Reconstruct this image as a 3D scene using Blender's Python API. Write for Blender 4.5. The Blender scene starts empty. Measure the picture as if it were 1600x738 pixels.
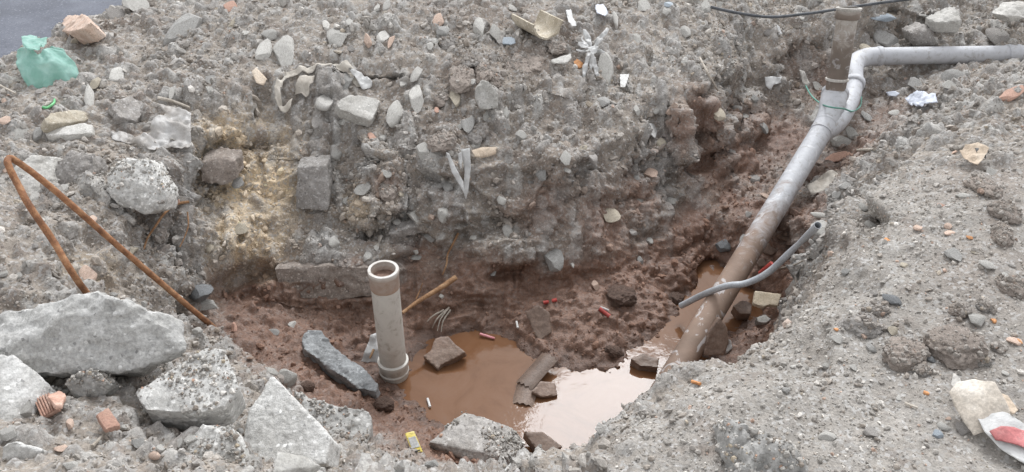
import bpy, bmesh, math, random
import numpy as np
from mathutils import Vector, Matrix, Quaternion
from mathutils.geometry import delaunay_2d_cdt
R = math.radians
random.seed(7); rng = np.random.default_rng(7)
scene = bpy.context.scene
COL = scene.collection

# ------------------------------------------------------------------ camera
CAM_H, PITCH, FPX = 1.6, R(35.0), 1256.0        # phone held at eye height, tilted down; focal length in photo pixels
cam_d = bpy.data.cameras.new('camera'); cam = bpy.data.objects.new('camera', cam_d); COL.objects.link(cam)
cam.location = (0, 0, CAM_H); cam.rotation_euler = (math.pi/2 - PITCH, 0, 0)
cam_d.sensor_fit = 'HORIZONTAL'; cam_d.sensor_width = 36.0; cam_d.lens = 36.0*FPX/1600.0
cam_d.clip_start = 0.02; cam_d.clip_end = 2000
scene.camera = cam
# ------------------------------------------------------------------ light: bright thin overcast, sun veiled behind cloud ahead
SUN_EL, SUN_AZ = R(50.0), R(12.5)                    # azimuth measured from +Y towards +X
world = bpy.data.worlds.new('World'); scene.world = world; world.use_nodes = True
wn = world.node_tree.nodes; wl = world.node_tree.links
bg = wn['Background']; bg.inputs['Strength'].default_value = 0.14
sky = wn.new('ShaderNodeTexSky'); sky.sky_type = 'NISHITA'; sky.sun_disc = False
sky.sun_elevation = SUN_EL; sky.sun_rotation = SUN_AZ; sky.dust_density = 1.6; sky.air_density = 1.0; sky.ozone_density = 1.0
hs = wn.new('ShaderNodeHueSaturation'); hs.inputs['Saturation'].default_value = 0.10
wl.new(sky.outputs[0], hs.inputs['Color']); wl.new(hs.outputs[0], bg.inputs['Color'])
sun_d = bpy.data.lights.new('sun', 'SUN'); sun_d.energy = 0.85; sun_d.angle = R(15); sun_d.color = (0.94, 0.975, 1.0)
sun = bpy.data.objects.new('sun', sun_d); COL.objects.link(sun)
sdir = Vector((math.cos(SUN_EL)*math.sin(SUN_AZ), math.cos(SUN_EL)*math.cos(SUN_AZ), math.sin(SUN_EL)))
sun.rotation_euler = (-sdir).to_track_quat('-Z', 'Y').to_euler(); sun.location = (0, 0, 20)
scene.view_settings.view_transform = 'Standard'; scene.view_settings.look = 'None'
scene.view_settings.gamma = 1.0; scene.view_settings.exposure = 1.24; scene.view_settings.use_curve_mapping = False
scene.cycles.max_bounces = 6; scene.cycles.use_denoising = True; scene.cycles.denoising_prefilter = 'NONE'

# ------------------------------------------------------------------ pixel <-> world
CT, ST = math.cos(PITCH), math.sin(PITCH)
def ray(px, py):
    a, b = (px-800.0)/FPX, (py-369.0)/FPX
    return Vector((a, CT - b*ST, -ST - b*CT))
def P(px, py, z):
    d = ray(px, py); t = (z-CAM_H)/d.z
    return Vector((d.x*t, d.y*t, z))
def P_y(px, py, y):
    d = ray(px, py); t = y/d.y
    return Vector((d.x*t, y, CAM_H + d.z*t))
def depth(p): return p.y*CT + (CAM_H-p.z)*ST
def m_px(p): return depth(p)/FPX               # metres per photo pixel at that point

# ------------------------------------------------------------------ numpy noise
def _h(i, j, k, s):
    n = (i*374761393 + j*668265263 + k*2147483647 + s*1274126177) & 0xFFFFFFFF
    n = ((n ^ (n >> 13))*1274126177) & 0xFFFFFFFF
    n = ((n ^ (n >> 16))*2246822519) & 0xFFFFFFFF
    return ((n ^ (n >> 15)) & 0xFFFFFF)/float(0xFFFFFF)
def vnoise(p, freq, seed=0):
    q = p*freq; i = np.floor(q).astype(np.int64); f = q-i; f = f*f*f*(f*(f*6-15)+10)
    out = 0.0
    for a in (0, 1):
        wa = f[:, 0] if a else 1-f[:, 0]
        for b in (0, 1):
            wb = f[:, 1] if b else 1-f[:, 1]
            for c in (0, 1):
                wc = f[:, 2] if c else 1-f[:, 2]
                out = out + wa*wb*wc*_h(i[:, 0]+a, i[:, 1]+b, i[:, 2]+c, seed)
    return out*2-1
def fbm(p, freq, octv=3, seed=0, gain=.5):
    o = 0; a = 1; n = 0
    for k in range(octv):
        o = o + a*vnoise(p, freq, seed+k*17); n += a; a *= gain; freq *= 2.03
    return o/n
def cells(u, v, size, seed, fill=.6):
    """rounded stones bedded in the soil: returns relief 0..1 and a random id per stone"""
    a, b = u/size, v/size
    i0, j0 = np.floor(a).astype(np.int64), np.floor(b).astype(np.int64)
    best = np.zeros_like(a); bid = np.zeros_like(a)
    for di in (-1, 0, 1):
        for dj in (-1, 0, 1):
            i, j = i0+di, j0+dj; z = np.zeros_like(i)
            cx = i+.15+.7*_h(i, j, z, seed); cy = j+.15+.7*_h(i, j, z, seed+1)
            r = .25+.45*_h(i, j, z, seed+2)**1.5; on = _h(i, j, z, seed+3) < fill
            th = _h(i, j, z, seed+4)*3.14; e = .6+.4*_h(i, j, z, seed+6)
            dx, dy = a-cx, b-cy
            xx = dx*np.cos(th)+dy*np.sin(th); yy = (-dx*np.sin(th)+dy*np.cos(th))/e
            d = np.maximum(np.abs(xx), np.abs(yy))*.6+np.sqrt(xx*xx+yy*yy)*.45
            rel = np.where(on, np.clip(1-(d/r)**2.2, 0, 1)**.55*r*1.6, 0)
            m = rel > best; best = np.where(m, rel, best); bid = np.where(m, _h(i, j, z, seed+5), bid)
    return best, bid

# ------------------------------------------------------------------ materials
MATS = {}
def nodes_of(name):
    m = bpy.data.materials.new(name); m.use_nodes = True; MATS[name] = m
    nt = m.node_tree; return m, nt, nt.nodes, nt.links, nt.nodes['Principled BSDF']
def ramp(n, stops):
    r = n.new('ShaderNodeValToRGB'); e = r.color_ramp.elements
    e[0].position, e[0].color = stops[0][0], (*stops[0][1], 1); e[1].position, e[1].color = stops[-1][0], (*stops[-1][1], 1)
    for p, c in stops[1:-1]:
        x = e.new(p); x.color = (*c, 1)
    return r
def coord(n, l, kind='Object', jitter=True):
    tc = n.new('ShaderNodeTexCoord')
    if not jitter: return tc.outputs[kind]
    oi = n.new('ShaderNodeObjectInfo'); mu = n.new('ShaderNodeMath'); mu.operation = 'MULTIPLY'; mu.inputs[1].default_value = 37
    l.new(oi.outputs['Random'], mu.inputs[0]); ad = n.new('ShaderNodeVectorMath'); ad.operation = 'ADD'
    l.new(tc.outputs[kind], ad.inputs[0]); l.new(mu.outputs[0], ad.inputs[1]); return ad.outputs[0]
def noise(n, l, v, scale, det=4, rough=.6, dist=0):
    t = n.new('ShaderNodeTexNoise'); t.inputs['Scale'].default_value = scale; t.inputs['Detail'].default_value = det
    t.inputs['Roughness'].default_value = rough; t.inputs['Distortion'].default_value = dist; l.new(v, t.inputs['Vector']); return t
def mixc(n, l, a, b, fac, mode='MIX'):
    m = n.new('ShaderNodeMix'); m.data_type = 'RGBA'; m.blend_type = mode
    for s, v in ((m.inputs[6], a), (m.inputs[7], b), (m.inputs[0], fac)):
        if hasattr(v, 'links'): l.new(v, s)
        elif isinstance(v, tuple): s.default_value = (*v, 1)
        else: s.default_value = v
    return m.outputs[2]
def soil(name, dark, mid, light, scale=14, rough=.9, bump=.5, bscale=70, speck=.0, bright=.35, gloss_ior=1.45, dist=.004):
    """mottled mineral or dirty surface: three tones, fine grain, specks of aggregate, relief"""
    m, nt, n, l, b = nodes_of(name); v = coord(n, l)
    t = noise(n, l, v, scale, 6, .65, .3); r = ramp(n, [(.3, dark), (.5, mid), (.72, light)]); l.new(t.outputs['Fac'], r.inputs[0])
    c = r.outputs[0]
    t2 = noise(n, l, v, bscale*2.2, 3, .7); r2 = ramp(n, [(.3, (.72,)*3), (.7, (1.22,)*3)]); l.new(t2.outputs['Fac'], r2.inputs[0])
    c = mixc(n, l, c, r2.outputs[0], 1.0, 'MULTIPLY')
    t9 = noise(n, l, v, scale*.38, 4, .6, .8); r9 = ramp(n, [(.33, (.78,.77,.755)), (.52, (1.0,)*3), (.7, (1.08,)*3)]); l.new(t9.outputs['Fac'], r9.inputs[0]); c = mixc(n, l, c, r9.outputs[0], 1.0, 'MULTIPLY')
    if speck:
        vo = n.new('ShaderNodeTexVoronoi'); vo.inputs['Scale'].default_value = bscale*2.2; l.new(v, vo.inputs['Vector'])
        sp = n.new('ShaderNodeSeparateColor'); l.new(vo.outputs['Color'], sp.inputs[0])
        g = n.new('ShaderNodeMath'); g.operation = 'GREATER_THAN'; g.inputs[1].default_value = 1-speck; l.new(sp.outputs[0], g.inputs[0])
        tint = ramp(n, [(0, tuple(x*.55 for x in mid)), (1, tuple(min(.8, x*1.22) for x in light))]); l.new(sp.outputs[1], tint.inputs[0])
        c = mixc(n, l, c, tint.outputs[0], g.outputs[0])
    oi = n.new('ShaderNodeObjectInfo'); vr = n.new('ShaderNodeMapRange'); vr.inputs[3].default_value = 1-bright*.5; vr.inputs[4].default_value = 1+bright*.5
    l.new(oi.outputs['Random'], vr.inputs[0]); c = mixc(n, l, c, vr.outputs[0], 1.0, 'MULTIPLY')
    l.new(c, b.inputs['Base Color']); b.inputs['Roughness'].default_value = rough; b.inputs['IOR'].default_value = gloss_ior
    t3 = noise(n, l, v, bscale, 6, .7); bu = n.new('ShaderNodeBump'); bu.inputs['Strength'].default_value = bump; bu.inputs['Distance'].default_value = dist
    l.new(t3.outputs['Fac'], bu.inputs['Height']); l.new(bu.outputs[0], b.inputs['Normal'])
    return m
soil('concrete', (.40,.392,.375), (.50,.492,.474), (.58,.572,.556), 13, .92, .8, 50, .10, dist=.009)
soil('concrete_dusty', (.37,.36,.34), (.465,.455,.435), (.54,.53,.51), 12, .94, 1.0, 45, .22, dist=.008)
soil('concrete_muddy', (.25,.23,.21), (.33,.31,.29), (.41,.39,.37), 12, .94, 1.0, 45, .22, dist=.008)
soil('concrete_wet', (.16,.168,.172), (.235,.243,.248), (.32,.33,.335), 16, .45, .9, 60, .10, dist=.006)
soil('stone_pale', (.32,.305,.28), (.40,.387,.362), (.49,.475,.45), 15, .9, .7, 70, .06)
soil('stone_white', (.38,.365,.335), (.47,.455,.425), (.57,.555,.53), 15, .9, .6, 70, .04)
soil('stone_grey', (.23,.222,.21), (.31,.302,.288), (.39,.38,.365), 15, .9, .7, 70, .08)
soil('stone_dark', (.12,.125,.13), (.17,.175,.18), (.24,.245,.25), 15, .8, .7, 70, .06)
soil('stone_tan', (.33,.28,.21), (.44,.39,.31), (.54,.50,.43), 15, .9, .7, 70, .06)
soil('stone_blue', (.24,.28,.32), (.32,.36,.40), (.40,.44,.48), 15, .75, .5, 70)
soil('clod', (.23,.188,.158), (.30,.254,.222), (.39,.345,.31), 22, .95, .7, 70, .16, dist=.005)
soil('clod_grey', (.22,.202,.185), (.30,.28,.262), (.385,.366,.35), 22, .95, .7, 70, .18, dist=.005)
soil('mud_lump', (.115,.072,.054), (.158,.100,.075), (.20,.135,.105), 20, .45, .9, 50, .0, dist=.008)
soil('mud_stone', (.13,.088,.066), (.185,.128,.098), (.235,.175,.14), 12, .5, .6, 60, .0)
soil('terracotta', (.36,.20,.15), (.46,.285,.22), (.54,.39,.32), 18, .9, .6, 80, .0)
soil('salmon', (.45,.31,.24), (.56,.42,.34), (.62,.51,.44), 14, .9, .6, 70, .05)
soil('orange_bit', (.45,.20,.08), (.58,.28,.12), (.62,.36,.2), 18, .8, .5, 80)
soil('bark', (.20,.11,.055), (.33,.185,.095), (.44,.29,.17), 30, .85, .8, 90, .0)
soil('dry_stick', (.26,.22,.18), (.38,.34,.29), (.48,.44,.39), 30, .9, .6, 90)
soil('rust', (.12,.055,.032), (.27,.125,.060), (.40,.23,.125), 26, .85, .8, 120, .0, bright=.05, dist=.002)
soil('wood_pale', (.40,.33,.24), (.50,.43,.33), (.58,.52,.43), 14, .85, .5, 80)
soil('plaster_flake', (.48,.47,.45), (.58,.57,.555), (.64,.635,.625), 20, .85, .4, 90)
soil('cable_rubber', (.05,.055,.06), (.085,.09,.10), (.12,.125,.135), 20, .6, .3, 90)
soil('conduit_plastic', (.26,.27,.285), (.33,.345,.365), (.39,.405,.42), 14, .55, .25, 90)
soil('paper_dirty', (.36,.335,.30), (.50,.475,.44), (.62,.60,.57), 12, .9, .5, 60)
soil('card_tan', (.46,.36,.27), (.56,.46,.36), (.62,.54,.45), 12, .9, .4, 60)
soil('wire_green', (.08,.24,.20), (.13,.33,.27), (.2,.4,.33), 12, .6, .2, 60)
soil('red_plastic', (.26,.05,.04), (.42,.055,.045), (.48,.12,.10), 12, .45, .1, 60)
soil('pink_plastic', (.55,.16,.20), (.66,.25,.28), (.7,.35,.38), 12, .45, .1, 60)
soil('yellow_plastic', (.55,.43,.06), (.66,.54,.12), (.7,.6,.25), 12, .45, .1, 60)
soil('black_plastic', (.02,.02,.02), (.035,.035,.035), (.05,.05,.05), 12, .5, .1, 60)
soil('grey_label', (.34,.34,.33), (.45,.45,.44), (.54,.54,.53), 25, .6, .2, 60)
soil('green_plastic', (.10,.42,.16), (.15,.52,.22), (.3,.6,.3), 12, .5, .1, 60)
soil('pipe_inside', (.14,.085,.065), (.24,.155,.12), (.32,.23,.19), 14, .8, .5, 50)
soil('asphalt', (.075,.082,.105), (.10,.108,.135), (.14,.15,.18), 3, .75, .5, 60, .12, bright=0)

def film(name, c1, c2, transl=.45, rough=.4, scale=10, clear=0.0):
    """thin plastic film: diffuse + translucent + a little gloss"""
    m, nt, n, l, b = nodes_of(name); v = coord(n, l)
    t = noise(n, l, v, scale, 5, .6, .5); r = ramp(n, [(.35, c1), (.7, c2)]); l.new(t.outputs['Fac'], r.inputs[0])
    l.new(r.outputs[0], b.inputs['Base Color']); b.inputs['Roughness'].default_value = rough
    tr = n.new('ShaderNodeBsdfTranslucent'); l.new(r.outputs[0], tr.inputs['Color'])
    mx = n.new('ShaderNodeMixShader'); mx.inputs[0].default_value = transl
    l.new(b.outputs[0], mx.inputs[1]); l.new(tr.outputs[0], mx.inputs[2])
    tp = n.new('ShaderNodeBsdfTransparent'); m3 = n.new('ShaderNodeMixShader'); m3.inputs[0].default_value = clear
    l.new(mx.outputs[0], m3.inputs[1]); l.new(tp.outputs[0], m3.inputs[2]); l.new(m3.outputs[0], n['Material Output'].inputs[0])
    t3 = noise(n, l, v, 45, 4, .6, 1.5); bu = n.new('ShaderNodeBump'); bu.inputs['Strength'].default_value = .6; bu.inputs['Distance'].default_value = .006
    l.new(t3.outputs['Fac'], bu.inputs['Height']); l.new(bu.outputs[0], b.inputs['Normal'])
soil('red_print', (.40,.12,.12), (.50,.17,.17), (.56,.30,.29), 12, .7, .2, 60)
soil('card_white', (.38,.33,.275), (.49,.44,.38), (.60,.565,.52), 10, .85, .3, 60)
film('film_green', (.28,.54,.46), (.50,.75,.69), .35, .35, 16, .30)
film('film_clear', (.42,.385,.35), (.72,.715,.71), .30, .35, 9, .14)
film('film_white', (.54,.535,.525), (.72,.715,.705), .25, .4, 12)
film('film_blue_white', (.55,.58,.66), (.74,.77,.84), .25, .35, 12)
film('rag', (.40,.36,.31), (.60,.56,.50), .1, .9, 14)

def pipe_mat(name, clean, mud, m0, m1, axis_attr=True, streak=.5):
    """plastic pipe, mud caked on it according to the 'along' attribute, with rubbed clean patches"""
    m, nt, n, l, b = nodes_of(name); v = coord(n, l)
    at = n.new('ShaderNodeAttribute'); at.attribute_name = 'along'
    t = noise(n, l, v, 11, 7, .7, .8); ma = n.new('ShaderNodeMath'); ma.operation = 'MULTIPLY_ADD'; ma.inputs[1].default_value = streak; l.new(t.outputs['Fac'], ma.inputs[0]); l.new(at.outputs['Fac'], ma.inputs[2])
    mr = n.new('ShaderNodeMapRange'); mr.inputs[1].default_value = m0+streak*.5; mr.inputs[2].default_value = m1+streak*.5; l.new(ma.outputs[0], mr.inputs[0])
    t2 = noise(n, l, v, 16, 5, .6, 1.2); r2 = ramp(n, [(.57, (0,)*3), (.62, (1,)*3)]); l.new(t2.outputs['Fac'], r2.inputs[0])
    t4 = noise(n, l, v, 5, 3); mudc = ramp(n, [(.35, tuple(x*.75 for x in mud)), (.7, tuple(x*1.25 for x in mud))]); l.new(t4.outputs['Fac'], mudc.inputs[0])
    t5 = noise(n, l, v, 26, 5, .7, .6); cl = ramp(n, [(.30, (clean[0]*.62, clean[1]*.58, clean[2]*.52)), (.46, clean), (.75, tuple(min(.8, x*1.1) for x in clean))]); l.new(t5.outputs['Fac'], cl.inputs[0])
    c = mixc(n, l, mudc.outputs[0], cl.outputs[0], mr.outputs[0])
    r3 = n.new('ShaderNodeMath'); r3.operation = 'MULTIPLY'; r3.inputs[1].default_value = .55; l.new(r2.outputs[0], r3.inputs[0])
    patch = n.new('ShaderNodeAttribute'); patch.attribute_name = 'patch'
    r4 = n.new('ShaderNodeMath'); r4.operation = 'MULTIPLY'; l.new(r3.outputs[0], r4.inputs[0]); l.new(patch.outputs['Fac'], r4.inputs[1])
    c = mixc(n, l, c, (.62,.62,.63), r4.outputs[0])
    l.new(c, b.inputs['Base Color'])
    rr = n.new('ShaderNodeMapRange'); rr.inputs[3].default_value = .75; rr.inputs[4].default_value = .58; l.new(mr.outputs[0], rr.inputs[0]); l.new(rr.outputs[0], b.inputs['Roughness'])
    bu = n.new('ShaderNodeBump'); bu.inputs['Strength'].default_value = .35; bu.inputs['Distance'].default_value = .004
    t3 = noise(n, l, v, 60, 5, .6); l.new(t3.outputs['Fac'], bu.inputs['Height']); l.new(bu.outputs[0], b.inputs['Normal'])
pipe_mat('pvc_main', (.425,.43,.45), (.235,.165,.125), .52, .76, streak=.75)
pipe_mat('pvc_rim', (.50,.48,.45), (.28,.19,.14), .05, 1.0, streak=1.3)
pipe_mat('pvc_clean', (.445,.45,.472), (.30,.25,.21), -.6, -.2)
pipe_mat('pvc_stand', (.52,.50,.46), (.31,.235,.18), -.12, .40, streak=.9)
pipe_mat('pvc_mottled', (.42,.39,.355), (.175,.140,.115), .60, 1.05, streak=1.3)

# ------------------------------------------------------------------ object helpers
def tag(o, label=None, cat=None, group=None, kind=None):
    for k, v in (('label', label), ('category', cat), ('group', group), ('kind', kind)):
        if v: o[k] = v
    return o
def link(name, me, parent=None, mat=None):
    o = bpy.data.objects.new(name, me); COL.objects.link(o)
    if parent is not None: o.parent = parent
    if mat is not None:
        me.materials.clear(); me.materials.append(MATS[mat])
    return o
def empty(name, loc, label, cat, group=None):
    o = bpy.data.objects.new(name, None); COL.objects.link(o); o.location = loc; o.empty_display_size = .05
    return tag(o, label, cat, group)
def mesh_np(name, v, f, smooth=True):
    """v (N,3) array, f (M,k) array"""
    v = np.asarray(v, np.float32); f = np.asarray(f, np.int32); k = f.shape[1]
    me = bpy.data.meshes.new(name); me.vertices.add(len(v)); me.vertices.foreach_set('co', v.ravel())
    me.loops.add(f.size); me.loops.foreach_set('vertex_index', f.ravel())
    me.polygons.add(len(f)); me.polygons.foreach_set('loop_start', np.arange(0, f.size, k, dtype=np.int32))
    me.polygons.foreach_set('use_smooth', np.full(len(f), smooth)); me.update(calc_edges=True); return me
def mesh_py(name, v, f, smooth=True, origin=None):
    v = [Vector(x) for x in v]
    if origin is not None: v = [x-origin for x in v]
    me = bpy.data.meshes.new(name); me.from_pydata([tuple(x) for x in v], [], f)
    if smooth: me.polygons.foreach_set('use_smooth', [True]*len(me.polygons))
    me.update(); return me

# ------------------------------------------------------------------ terrain
CTRL = [(px, py, z) for px, py, z in [
 # rubble heap behind the pit, rising to the back
 (-250,150,.03),(0,200,.05),(0,150,.03),(0,90,.0),(-200,80,-.02),(60,65,-.03),(130,35,-.03),(190,12,-.02),(100,120,.05),(200,90,.05),(250,30,.06),(330,60,.08),(250,150,.02),
 (400,20,.12),(400,120,.06),(420,180,-.09),(520,60,.12),(560,130,.0),(560,200,-.13),(640,20,.14),(650,110,.03),(680,190,-.11),(730,15,.16),(740,70,.07),(760,150,-.04),
 (730,120,.015),(800,200,-.15),(850,30,.1),(850,110,.0),(900,170,-.14),(940,60,.02),(960,130,-.09),(1040,30,.02),(1040,90,-.05),(1060,140,-.09),(1120,60,-.04),(1150,15,.0),(1130,110,-.10),
 # crest of the back wall
 (300,205,-0.040),(360,208,-0.100),(450,216,-0.170),(560,236,-0.125),(640,250,-0.210),(700,256,-0.160),(800,262,-0.230),(870,250,-0.160),(930,228,-0.210),(1000,205,-0.170),(1060,175,-0.110),(1110,145,-0.100),
 # back wall
 (330,300,-0.300),(380,300,-0.320),(450,330,-0.370),(560,300,-0.330),(560,380,-0.480),(640,330,-0.380),(660,390,-0.510),(720,380,-0.480),(740,440,-0.600),(800,340,-0.380),(820,430,-0.580),(840,300,-0.280),(880,370,-0.480),
 (900,310,-0.350),(960,330,-0.460),(960,270,-0.300),(1010,290,-0.400),(1040,240,-0.320),(1060,320,-0.530),(1090,215,-0.320),(1130,205,-0.36),(1100,290,-0.500),(1150,245,-0.47),
 (430,412,-0.500),(500,412,-0.500),(575,412,-0.500),
 # foot of the back wall and mud
 (330,515,-.56),(400,470,-.60),(450,482,-.65),(520,486,-.67),(590,490,-.69),(700,500,-.71),(780,490,-.69),(840,470,-.66),(900,440,-.62),(960,425,-.62),(1000,400,-.62),(1060,365,-.59),(1110,345,-.60),
 (1130,300,-0.57),(1180,270,-0.55),(1210,225,-0.51),(1270,180,-0.43),(1330,150,-0.38),
 (880,560,-.742),(900,500,-.685),(830,525,-.705),(850,565,-.75),(950,515,-.70),(960,560,-.738),(985,520,-.725),(1000,470,-.69),(1040,450,-.70),(1070,400,-.66),(920,540,-.715),(935,465,-.655),
 # puddle bed
 (650,565,-.765),(680,535,-.765),(740,525,-.77),(800,545,-.77),(830,590,-.79),(720,570,-.80),(760,620,-.81),(700,640,-.79),(900,605,-.785),(980,580,-.78),(860,640,-.81),(940,640,-.80),(830,685,-.80),(660,625,-.77),
 (1000,555,-.775),(1020,570,-.8),(1060,530,-.79),(1080,480,-.785),(1100,440,-.775),(1110,415,-.752),(1150,500,-.79),(1190,480,-.77),(1140,450,-.77),
 # muddy near-left rim of the puddle
 (480,520,-.68),(430,555,-.60),(545,545,-.725),(600,575,-.748),(560,610,-.725),(600,630,-.735),(620,600,-.752),(635,660,-.725),(500,590,-.67),(470,618,-.57),(530,645,-.62),(590,665,-.64),(680,672,-.74),
 (640,695,-.60),(600,720,-.48),(680,720,-.60),(740,745,-.56),(560,690,-.50),(780,735,-.60),
 # left slope and near-left pile
 (330,360,-.34),(300,440,-.44),(250,400,-.34),(270,330,-.22),(200,345,-.17),(215,290,-.06),(130,300,-.03),(60,300,0),(0,300,.03),(-250,300,.05),(60,380,-.02),(150,400,-.12),(150,450,-.16),(60,450,-.04),(-60,480,0),
 (230,460,-.28),(300,520,-.46),(280,560,-.32),(350,580,-.42),(400,600,-.45),(440,590,-.54),
 (150,590,-.14),(60,600,-.10),(0,620,-.06),(-150,600,0),(200,660,-.12),(100,680,-.06),(0,720,.0),(250,720,-.10),(150,738,-.02),(380,640,-.36),(330,700,-.20),(400,720,-.24),(450,680,-.38),(500,720,-.34),(520,738,-.32),(430,760,-.2),(300,800,-.05),(0,820,.06),(600,770,-.42),
 # right bank: rim
 (800,760,-.36),(850,732,-0.22),(918,702,-0.18),(980,656,-0.17),(1026,612,-0.16),(1064,574,-0.14),(1152,568,-0.13),(1212,528,-0.12),(1264,476,-0.11),(1300,414,-0.1),(1316,356,-0.09),(1340,308,0.0),(1400,262,0.03),(1450,215,0.06),(1500,178,0.07),(1600,140,0.09),(1720,110,.04),
 # right bank: top
 (900,745,-.06),(1000,680,-.02),(1100,640,.0),(1000,800,-.02),(1200,738,.02),(1200,600,.0),(1300,600,.01),(1300,500,.0),(1400,600,.03),(1500,680,.05),(1600,738,.06),(1600,600,.07),(1350,400,.02),(1420,450,.05),(1400,340,0.06),(1500,450,.08),(1600,450,.10),(1500,330,0.12),(1600,330,0.14),(1540,240,0.12),(1620,230,0.16),(1750,400,.10),(1850,250,.10),(1200,860,.03),(1600,900,.08),
 # trench along the pipe
 (1180,345,-.57),(1240,290,-0.56),(1235,395,-.58),(1185,425,-.68),(1210,460,-.70),(1280,300,-0.48),(1265,345,-.42),(1330,270,-0.32),(1300,235,-0.46),(1350,205,-0.4),(1400,205,-0.25),(1400,155,-0.34),(1480,140,-.20),(1450,112,-.28),(1560,105,-.22),(1640,95,-.22),(1340,120,-.30),
 (1400,70,-.24),(1400,42,-.13),(1400,5,-.01),(1500,66,-.22),(1500,40,-.10),(1500,5,.02),(1600,64,-.20),(1600,40,-.08),(1620,0,.04),(1330,70,-.20),(1300,40,-.09),(1300,0,.0),(1230,120,-0.33),(1170,150,-0.35),(1170,110,-.16),(1230,70,-.15),(1200,25,-.05),(1220,170,-0.43),
 ]]
cpts = [P(*c) for c in CTRL]
# hidden foot of the near bank, straight below its rim
for px, py, z in [(918,702,-0.18),(980,656,-0.17),(1026,612,-0.16),(1064,574,-0.14),(1152,568,-0.13),(1212,528,-0.12)]:
    p = P(px, py, z); cpts.append(Vector((p.x-.06, p.y+.10, -.40))); cpts.append(Vector((p.x-.10, p.y+.22, -.80)))
for px, py, z in [(1264,476,-0.11),(1300,414,-0.1),(1316,356,-0.09)]:
    p = P(px, py, z); cpts.append(Vector((p.x-.06, p.y+.05, -.38))); cpts.append(Vector((p.x-.11, p.y+.12, -.70)))
for x in (-6, -3.6, -1.5, 0, 1.5, 3.6, 6): cpts.append(Vector((x, 6.2, .10))); cpts.append(Vector((x, .3, .02)))
for y in (1.5, 3, 4.5): cpts.append(Vector((-6, y, .0))); cpts.append(Vector((6, y, .08)))
GX = np.concatenate([-3.45-np.geomspace(.012, 400, 34)[::-1], np.arange(-3.45, 3.45, .0100), 3.45+np.geomspace(.001, 400, 34)])
GY = np.concatenate([.95-np.geomspace(.012, 400, 34)[::-1], np.arange(.95, 2.35, .0085), np.arange(2.35, 2.62, .0068), np.arange(2.62, 3.22, .0036), np.arange(3.22, 3.6, .007), np.arange(3.6, 5.3, .0105), 5.3+np.geomspace(.001, 900, 36)])
NX, NY = len(GX), len(GY)
XX, YY = np.meshgrid(GX, GY)
dv, _, dt, ov, _, _ = delaunay_2d_cdt([Vector((c.x, c.y)) for c in cpts], [], [], 0, 1e-6)
zv = [cpts[o[0]].z for o in ov]
H = np.full(XX.shape, .0)
for t in dt:
    (x0, y0), (x1, y1), (x2, y2) = dv[t[0]], dv[t[1]], dv[t[2]]; z0, z1, z2 = zv[t[0]], zv[t[1]], zv[t[2]]
    ia, ib = np.searchsorted(GX, min(x0, x1, x2)), np.searchsorted(GX, max(x0, x1, x2), 'right')
    ja, jb = np.searchsorted(GY, min(y0, y1, y2)), np.searchsorted(GY, max(y0, y1, y2), 'right')
    if ia >= ib or ja >= jb: continue
    X, Y = XX[ja:jb, ia:ib], YY[ja:jb, ia:ib]
    D = (y1-y2)*(x0-x2)+(x2-x1)*(y0-y2)
    if abs(D) < 1e-12: continue
    a = ((y1-y2)*(X-x2)+(x2-x1)*(Y-y2))/D; b = ((y2-y0)*(X-x2)+(x0-x2)*(Y-y2))/D; c = 1-a-b
    ins = (a >= -1e-9) & (b >= -1e-9) & (c >= -1e-9)
    S = H[ja:jb, ia:ib]; S[ins] = (a*z0+b*z1+c*z2)[ins]
for _ in range(6):                                # ease the facets a little
    H[1:-1, 1:-1] = (H[1:-1, 1:-1]*2+H[:-2, 1:-1]+H[2:, 1:-1]+H[1:-1, :-2]+H[1:-1, 2:])/6
# road edge: the ground dips under the asphalt sheet
RE0, RE1 = P(0, 100, 0), P(225, 2, 0); rd = (RE1-RE0).normalized()
side = rd.x*(YY-RE0.y)-rd.y*(XX-RE0.x)            # > 0 on the road's side
flat = np.stack([XX.ravel(), YY.ravel(), H.ravel()], 1)
wob = fbm(flat, 3.0, 3, 91).reshape(H.shape)
side = side+wob*.10
onroad = np.clip((side+.02)/.10, 0, 1)
H = H*(1-onroad)+(-.06)*onroad
gy, gx = np.gradient(H, GY, GX); N = np.stack([-gx, -gy, np.ones_like(H)], -1); N /= np.linalg.norm(N, axis=-1, keepdims=True)
steep = np.clip((1-N[..., 2]-.08)/.35, 0, 1).ravel()
flat = np.stack([XX.ravel(), YY.ravel(), H.ravel()], 1); Z = flat[:, 2]
inner = np.clip(1-np.maximum(np.abs(flat[:, 0])-4, np.maximum(flat[:, 1]-6, 0.5-flat[:, 1]))/3, 0, 1)
def base_hit(px, py):
    d = ray(px, py).normalized(); t = np.arange(1.2, 8, .006); X, Y, Zr = d.x*t, d.y*t, CAM_H+d.z*t
    i = np.clip(np.searchsorted(GX, X), 0, NX-1); j = np.clip(np.searchsorted(GY, Y), 0, NY-1)
    k = np.nonzero(Zr < H[j, i])[0]; k = k[0] if len(k) else -1
    return X[k], Y[k], Zr[k]
def blob(lst):
    o = np.zeros(len(flat))
    for px, py, z, r, w in lst:
        x, y, z = base_hit(px, py); d2 = (flat[:, 0]-x)**2+(flat[:, 1]-y)**2+(flat[:, 2]-z)**2
        o = np.maximum(o, w*np.exp(-(d2/(r*r))**1.3))
    return o
big = fbm(flat, 5, 3, 3); medn = fbm(flat, 14, 3, 5)
mud = np.clip((-.46-Z+.09*big+.05*medn)/.14, 0, 1)
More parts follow.
